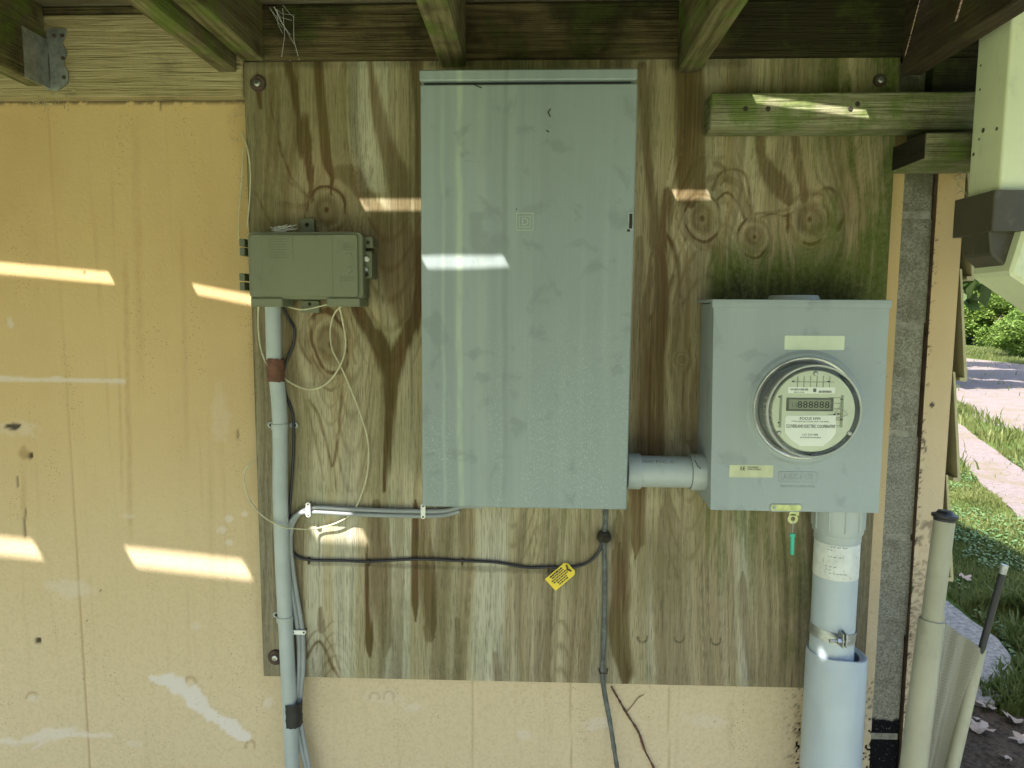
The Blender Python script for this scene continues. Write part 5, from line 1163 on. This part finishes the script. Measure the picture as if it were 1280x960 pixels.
# yellow tag
tg = empty('warning_tag', at(701, 720, -.010), 'yellow plastic tag with black print hanging on the black cable', 'tag')
rot = Matrix.Translation(tg.location) @ Matrix.Rotation(R(38), 4, 'Y').inverted() 
bm = bmesh.new(); b2 = bmesh.new(); prism(b2, [(-.0235, -.0135), (.0185, -.0135), (.0235, -.009), (.0235, .009), (.0185, .0135), (-.0235, .0135)], 'y', -.0008, .0008, .0003)
ROT = Matrix.Translation(tg.location) @ Matrix.Rotation(R(-42), 4, 'Y') @ Matrix.Scale(1.15, 4)
bmesh.ops.transform(b2, verts=b2.verts, matrix=ROT); merge(bm, b2); obj('plate', bm, M['yellow'], tg)
b2 = bmesh.new(); q = random.Random(9)
for k in range(6):
    zz = .010 - k*.0038; hgt = .0014 if k == 0 else .00095; half = (.013, .012, .016, .015, .010, .009)[k]; x = -.002-half
    while x < -.002+half:
        w = q.uniform(.002, .006); bx(b2, x, min(x+w, -.002+half+.001), -.0014, -.0007, zz-hgt, zz+hgt); x += w+.0009
bmesh.ops.transform(b2, verts=b2.verts, matrix=ROT); obj('printed_lines', b2, M['ink'], tg)
b2 = bmesh.new(); tube(b2, [ROT @ Vector((.019, -.002, -.004)), ROT @ Vector((.017, -.005, .002)), ROT @ Vector((.020, -.003, .009))], .0017, 8); obj('cable_tie', b2, M['black_cable'], tg)

# ------------------------------------------------------------------ downspout at the right edge
dy1, dy0 = -.125, -.205
e0 = at(1216, 150, dy1); f0 = at(1255, 150, dy0)
dsx = (e0.x+f0.x)/2; dsz = at(1216, 241, dy0).z; ds = empty('downspout', (dsx, (dy0+dy1)/2, dsz), 'cream rectangular downspout with a brown collar and elbow at the upper right edge', 'downspout')
bm = bmesh.new(); prism(bm, rrect(dsx, dsx+.105, dy0, dy1, .004), 'z', dsz-.03, 2.62, 0); obj('pipe', bm, M['cream'], ds, True, 30)
for a, b, r_ in ((1229, 163, .004), (1224, 174, .0022), (1217, 193, .003), (1246, 161, .003), (1226, 82, .002), (1225, 112, .002)):
    xx = dsx if a < 1240 else None; bm = bmesh.new(); pth = at_x(a, b, dsx) if a < 1252 else at(a, b, dy0)
    lathe(bm, [(0, .0004), (r_, .0003), (r_*1.1, -.0005)], pth, (-1, 0, 0), 7); obj('paint_chip', bm, M['brownplast'], ds)
cz1 = at(1230, 239, dy0).z; cz0 = at(1230, 290, dy0).z
bm = bmesh.new(); prism(bm, rrect(dsx-.014, dsx+.12, dy0-.012, dy1+.012, .004), 'z', cz0, cz1, .001); obj('collar', bm, M['brownplast'], ds, True, 30)
fpx = [(1200, 284), (1252, 284), (1240, 352), (1229, 345), (1203, 322)]
bm = bmesh.new(); prism(bm, [(at(a, b, dy1).x, at(a, b, dy1).z) for a, b in fpx], 'y', dy0+.006, dy1, .003); obj('funnel', bm, M['brownplast'], ds)
fpx = [(1247, 288), (1300, 286), (1330, 330), (1330, 420), (1280, 380), (1229, 345)]
bm = bmesh.new(); prism(bm, [(at(a, b, dy1-.03).x, at(a, b, dy1-.03).z) for a, b in fpx], 'y', dy0-.014, dy1+.004, .005); obj('elbow', bm, M['cream'], ds, True, 30)

# ------------------------------------------------------------------ folded fabric frame leaning at the corner
fr = empty('folded_sling_chair', gnd(1160, 1000, 0), 'folded beige fabric sling on beige tubes with a black rod, leaning at the wall corner', 'folding chair')
LYa = -.12
a_ = at(1181, 646, LYa); b_ = at(1142, 960, LYa-.03); dirv = (b_-a_).normalized(); mid = at(1164.5, 776, LYa-.012); low = b_ + dirv*.55
bm = bmesh.new(); tube(bm, [a_, mid + dirv*.01], .0165, 24); obj('upper_tube', bm, M['beige_pole'], fr, True, 50)
bm = bmesh.new(); tube(bm, [mid-dirv*.002, mid+dirv*.006, low], [.0195, .0205, .0235], 28); obj('lower_tube', bm, M['beige_pole'], fr, True, 40)
bm = bmesh.new(); lathe(bm, [(0, -.009), (.011, -.009), (.014, -.004), (.0205, -.002), (.0205, .003), (.017, .005), (.0168, .009)], a_ - dirv*.002, dirv, 28); obj('end_cap', bm, M['black_rub'], fr, True, 40)
c0 = at(1226, 810, LYa-.02); c1 = at(1190, 962, LYa-.04); dv = (c1-c0).normalized()
bm = bmesh.new(); tube(bm, [c0, c0+dv*.8], [.0085, .014], 20); obj('side_tube', bm, M['beige_pole'], fr, True, 50)
r0 = at(1256, 706, LYa-.02)
bm = bmesh.new(); tube(bm, [r0 + (c0-r0).normalized()*.010, c0 + dv*.05], .0056, 16); obj('rod', bm, M['black_rub'], fr, True, 50)
bm = bmesh.new(); tube(bm, [r0, r0 + (c0-r0).normalized()*.016], .0060, 16); obj('rod_tip', bm, M['galv'], fr, True, 50)
m = NT('mesh_fabric'); w1 = m.n('ShaderNodeTexWave', wave_type='BANDS', bands_direction='DIAGONAL'); w1.inputs['Scale'].default_value = 140; m.l(m.coord(), w1.inputs['Vector']); w2 = m.n('ShaderNodeTexWave', wave_type='BANDS', bands_direction='Z'); w2.inputs['Scale'].default_value = 140; m.l(m.coord(), w2.inputs['Vector'])
f_ = m.math('MULTIPLY', w1.outputs['Fac'], w2.outputs['Fac']); col = m.mix(f_, (.24, .23, .18), (.36, .345, .27)); m.bump(f_, .4, .001); M['fabric'] = m.out(col, .8)
bm = bmesh.new(); rows_ = []
topc = [(1176, 779), (1186, 782), (1196, 788), (1206, 798), (1216, 803), (1226, 811)]; n_ = 16
tp = catmull([at(a, b, LYa-.012-.004*i) for i, (a, b) in enumerate(topc)], 4)
bl = [at(1144+ (1186-1144)*i/(len(tp)-1), 990, LYa-.038) for i in range(len(tp))]
for j in range(14):
    t = j/13*1.4
    rows_.append([bm.verts.new(p.lerp(q, t) + Vector((0, .004 + .016*math.sin(math.pi*i/(len(tp)-1)) + .004*math.sin(i*.9+t*2), 0))) for i, (p, q) in enumerate(zip(tp, bl))])
for A, B in zip(rows_[:-1], rows_[1:]):
    for i in range(len(A)-1): bm.faces.new((A[i], A[i+1], B[i+1], B[i]))
g_ = bmesh.ops.extrude_face_region(bm, geom=list(bm.faces)); bmesh.ops.translate(bm, vec=(0, .0012, 0), verts=[v for v in g_['geom'] if isinstance(v, bmesh.types.BMVert)]); bmesh.ops.recalc_face_normals(bm, faces=bm.faces)
obj('fabric', bm, M['fabric'], fr, True, 60)

# ------------------------------------------------------------------ cobwebs and small debris
bm = bmesh.new(); q = random.Random(12)
def strand(p0, p1, sag=.004, r=.0004):
    m_ = p0.lerp(p1, .5) + Vector((q.uniform(-.005, .005), 0, -sag)); tube(bm, [p0, m_, p1], r, 4)
for k in range(9): strand(at(q.uniform(335, 355), q.uniform(5, 15), -.06), at(q.uniform(350, 372), q.uniform(18, 72), -.02), r=.00025)
strand(at(367, 20, -.03), at(374, 75, -.01), r=.0003); strand(at(374, 60, -.01), at(362, 76, -.005), r=.00025)
for k in range(12): strand(at(q.uniform(337, 350), q.uniform(282, 290), -.04), at(q.uniform(355, 372), q.uniform(281, 290), -.035), .001, .0008)
o = obj('cobwebs', bm, M['web']); tag(o, 'white cobweb strands under the deck and on the junction box', 'cobweb', kind='stuff')
bm = bmesh.new()
for k in range(70):
    px = q.choice([q.uniform(30, 90), q.uniform(1190, 1208), q.uniform(285, 305)]); 
    if px > 1000: p = at(px, q.uniform(200, 240), .0); L = .02
    elif px > 200: p = at(px, q.uniform(126, 180), .012); L = .008
    else: p = at(px, q.uniform(112, 134), -.005); L = .015
    d = Vector((q.uniform(-1, 1), q.uniform(-.4, .1), q.uniform(-1, .5))).normalized()*L*q.uniform(.4, 1); tube(bm, [p, p+d*.5+Vector((0, 0, .002)), p+d], .0006, 4)
o = obj('straw_debris', bm, M['straw']); tag(o, 'bits of dry straw and debris caught in the corners of the timber', 'debris', kind='stuff')
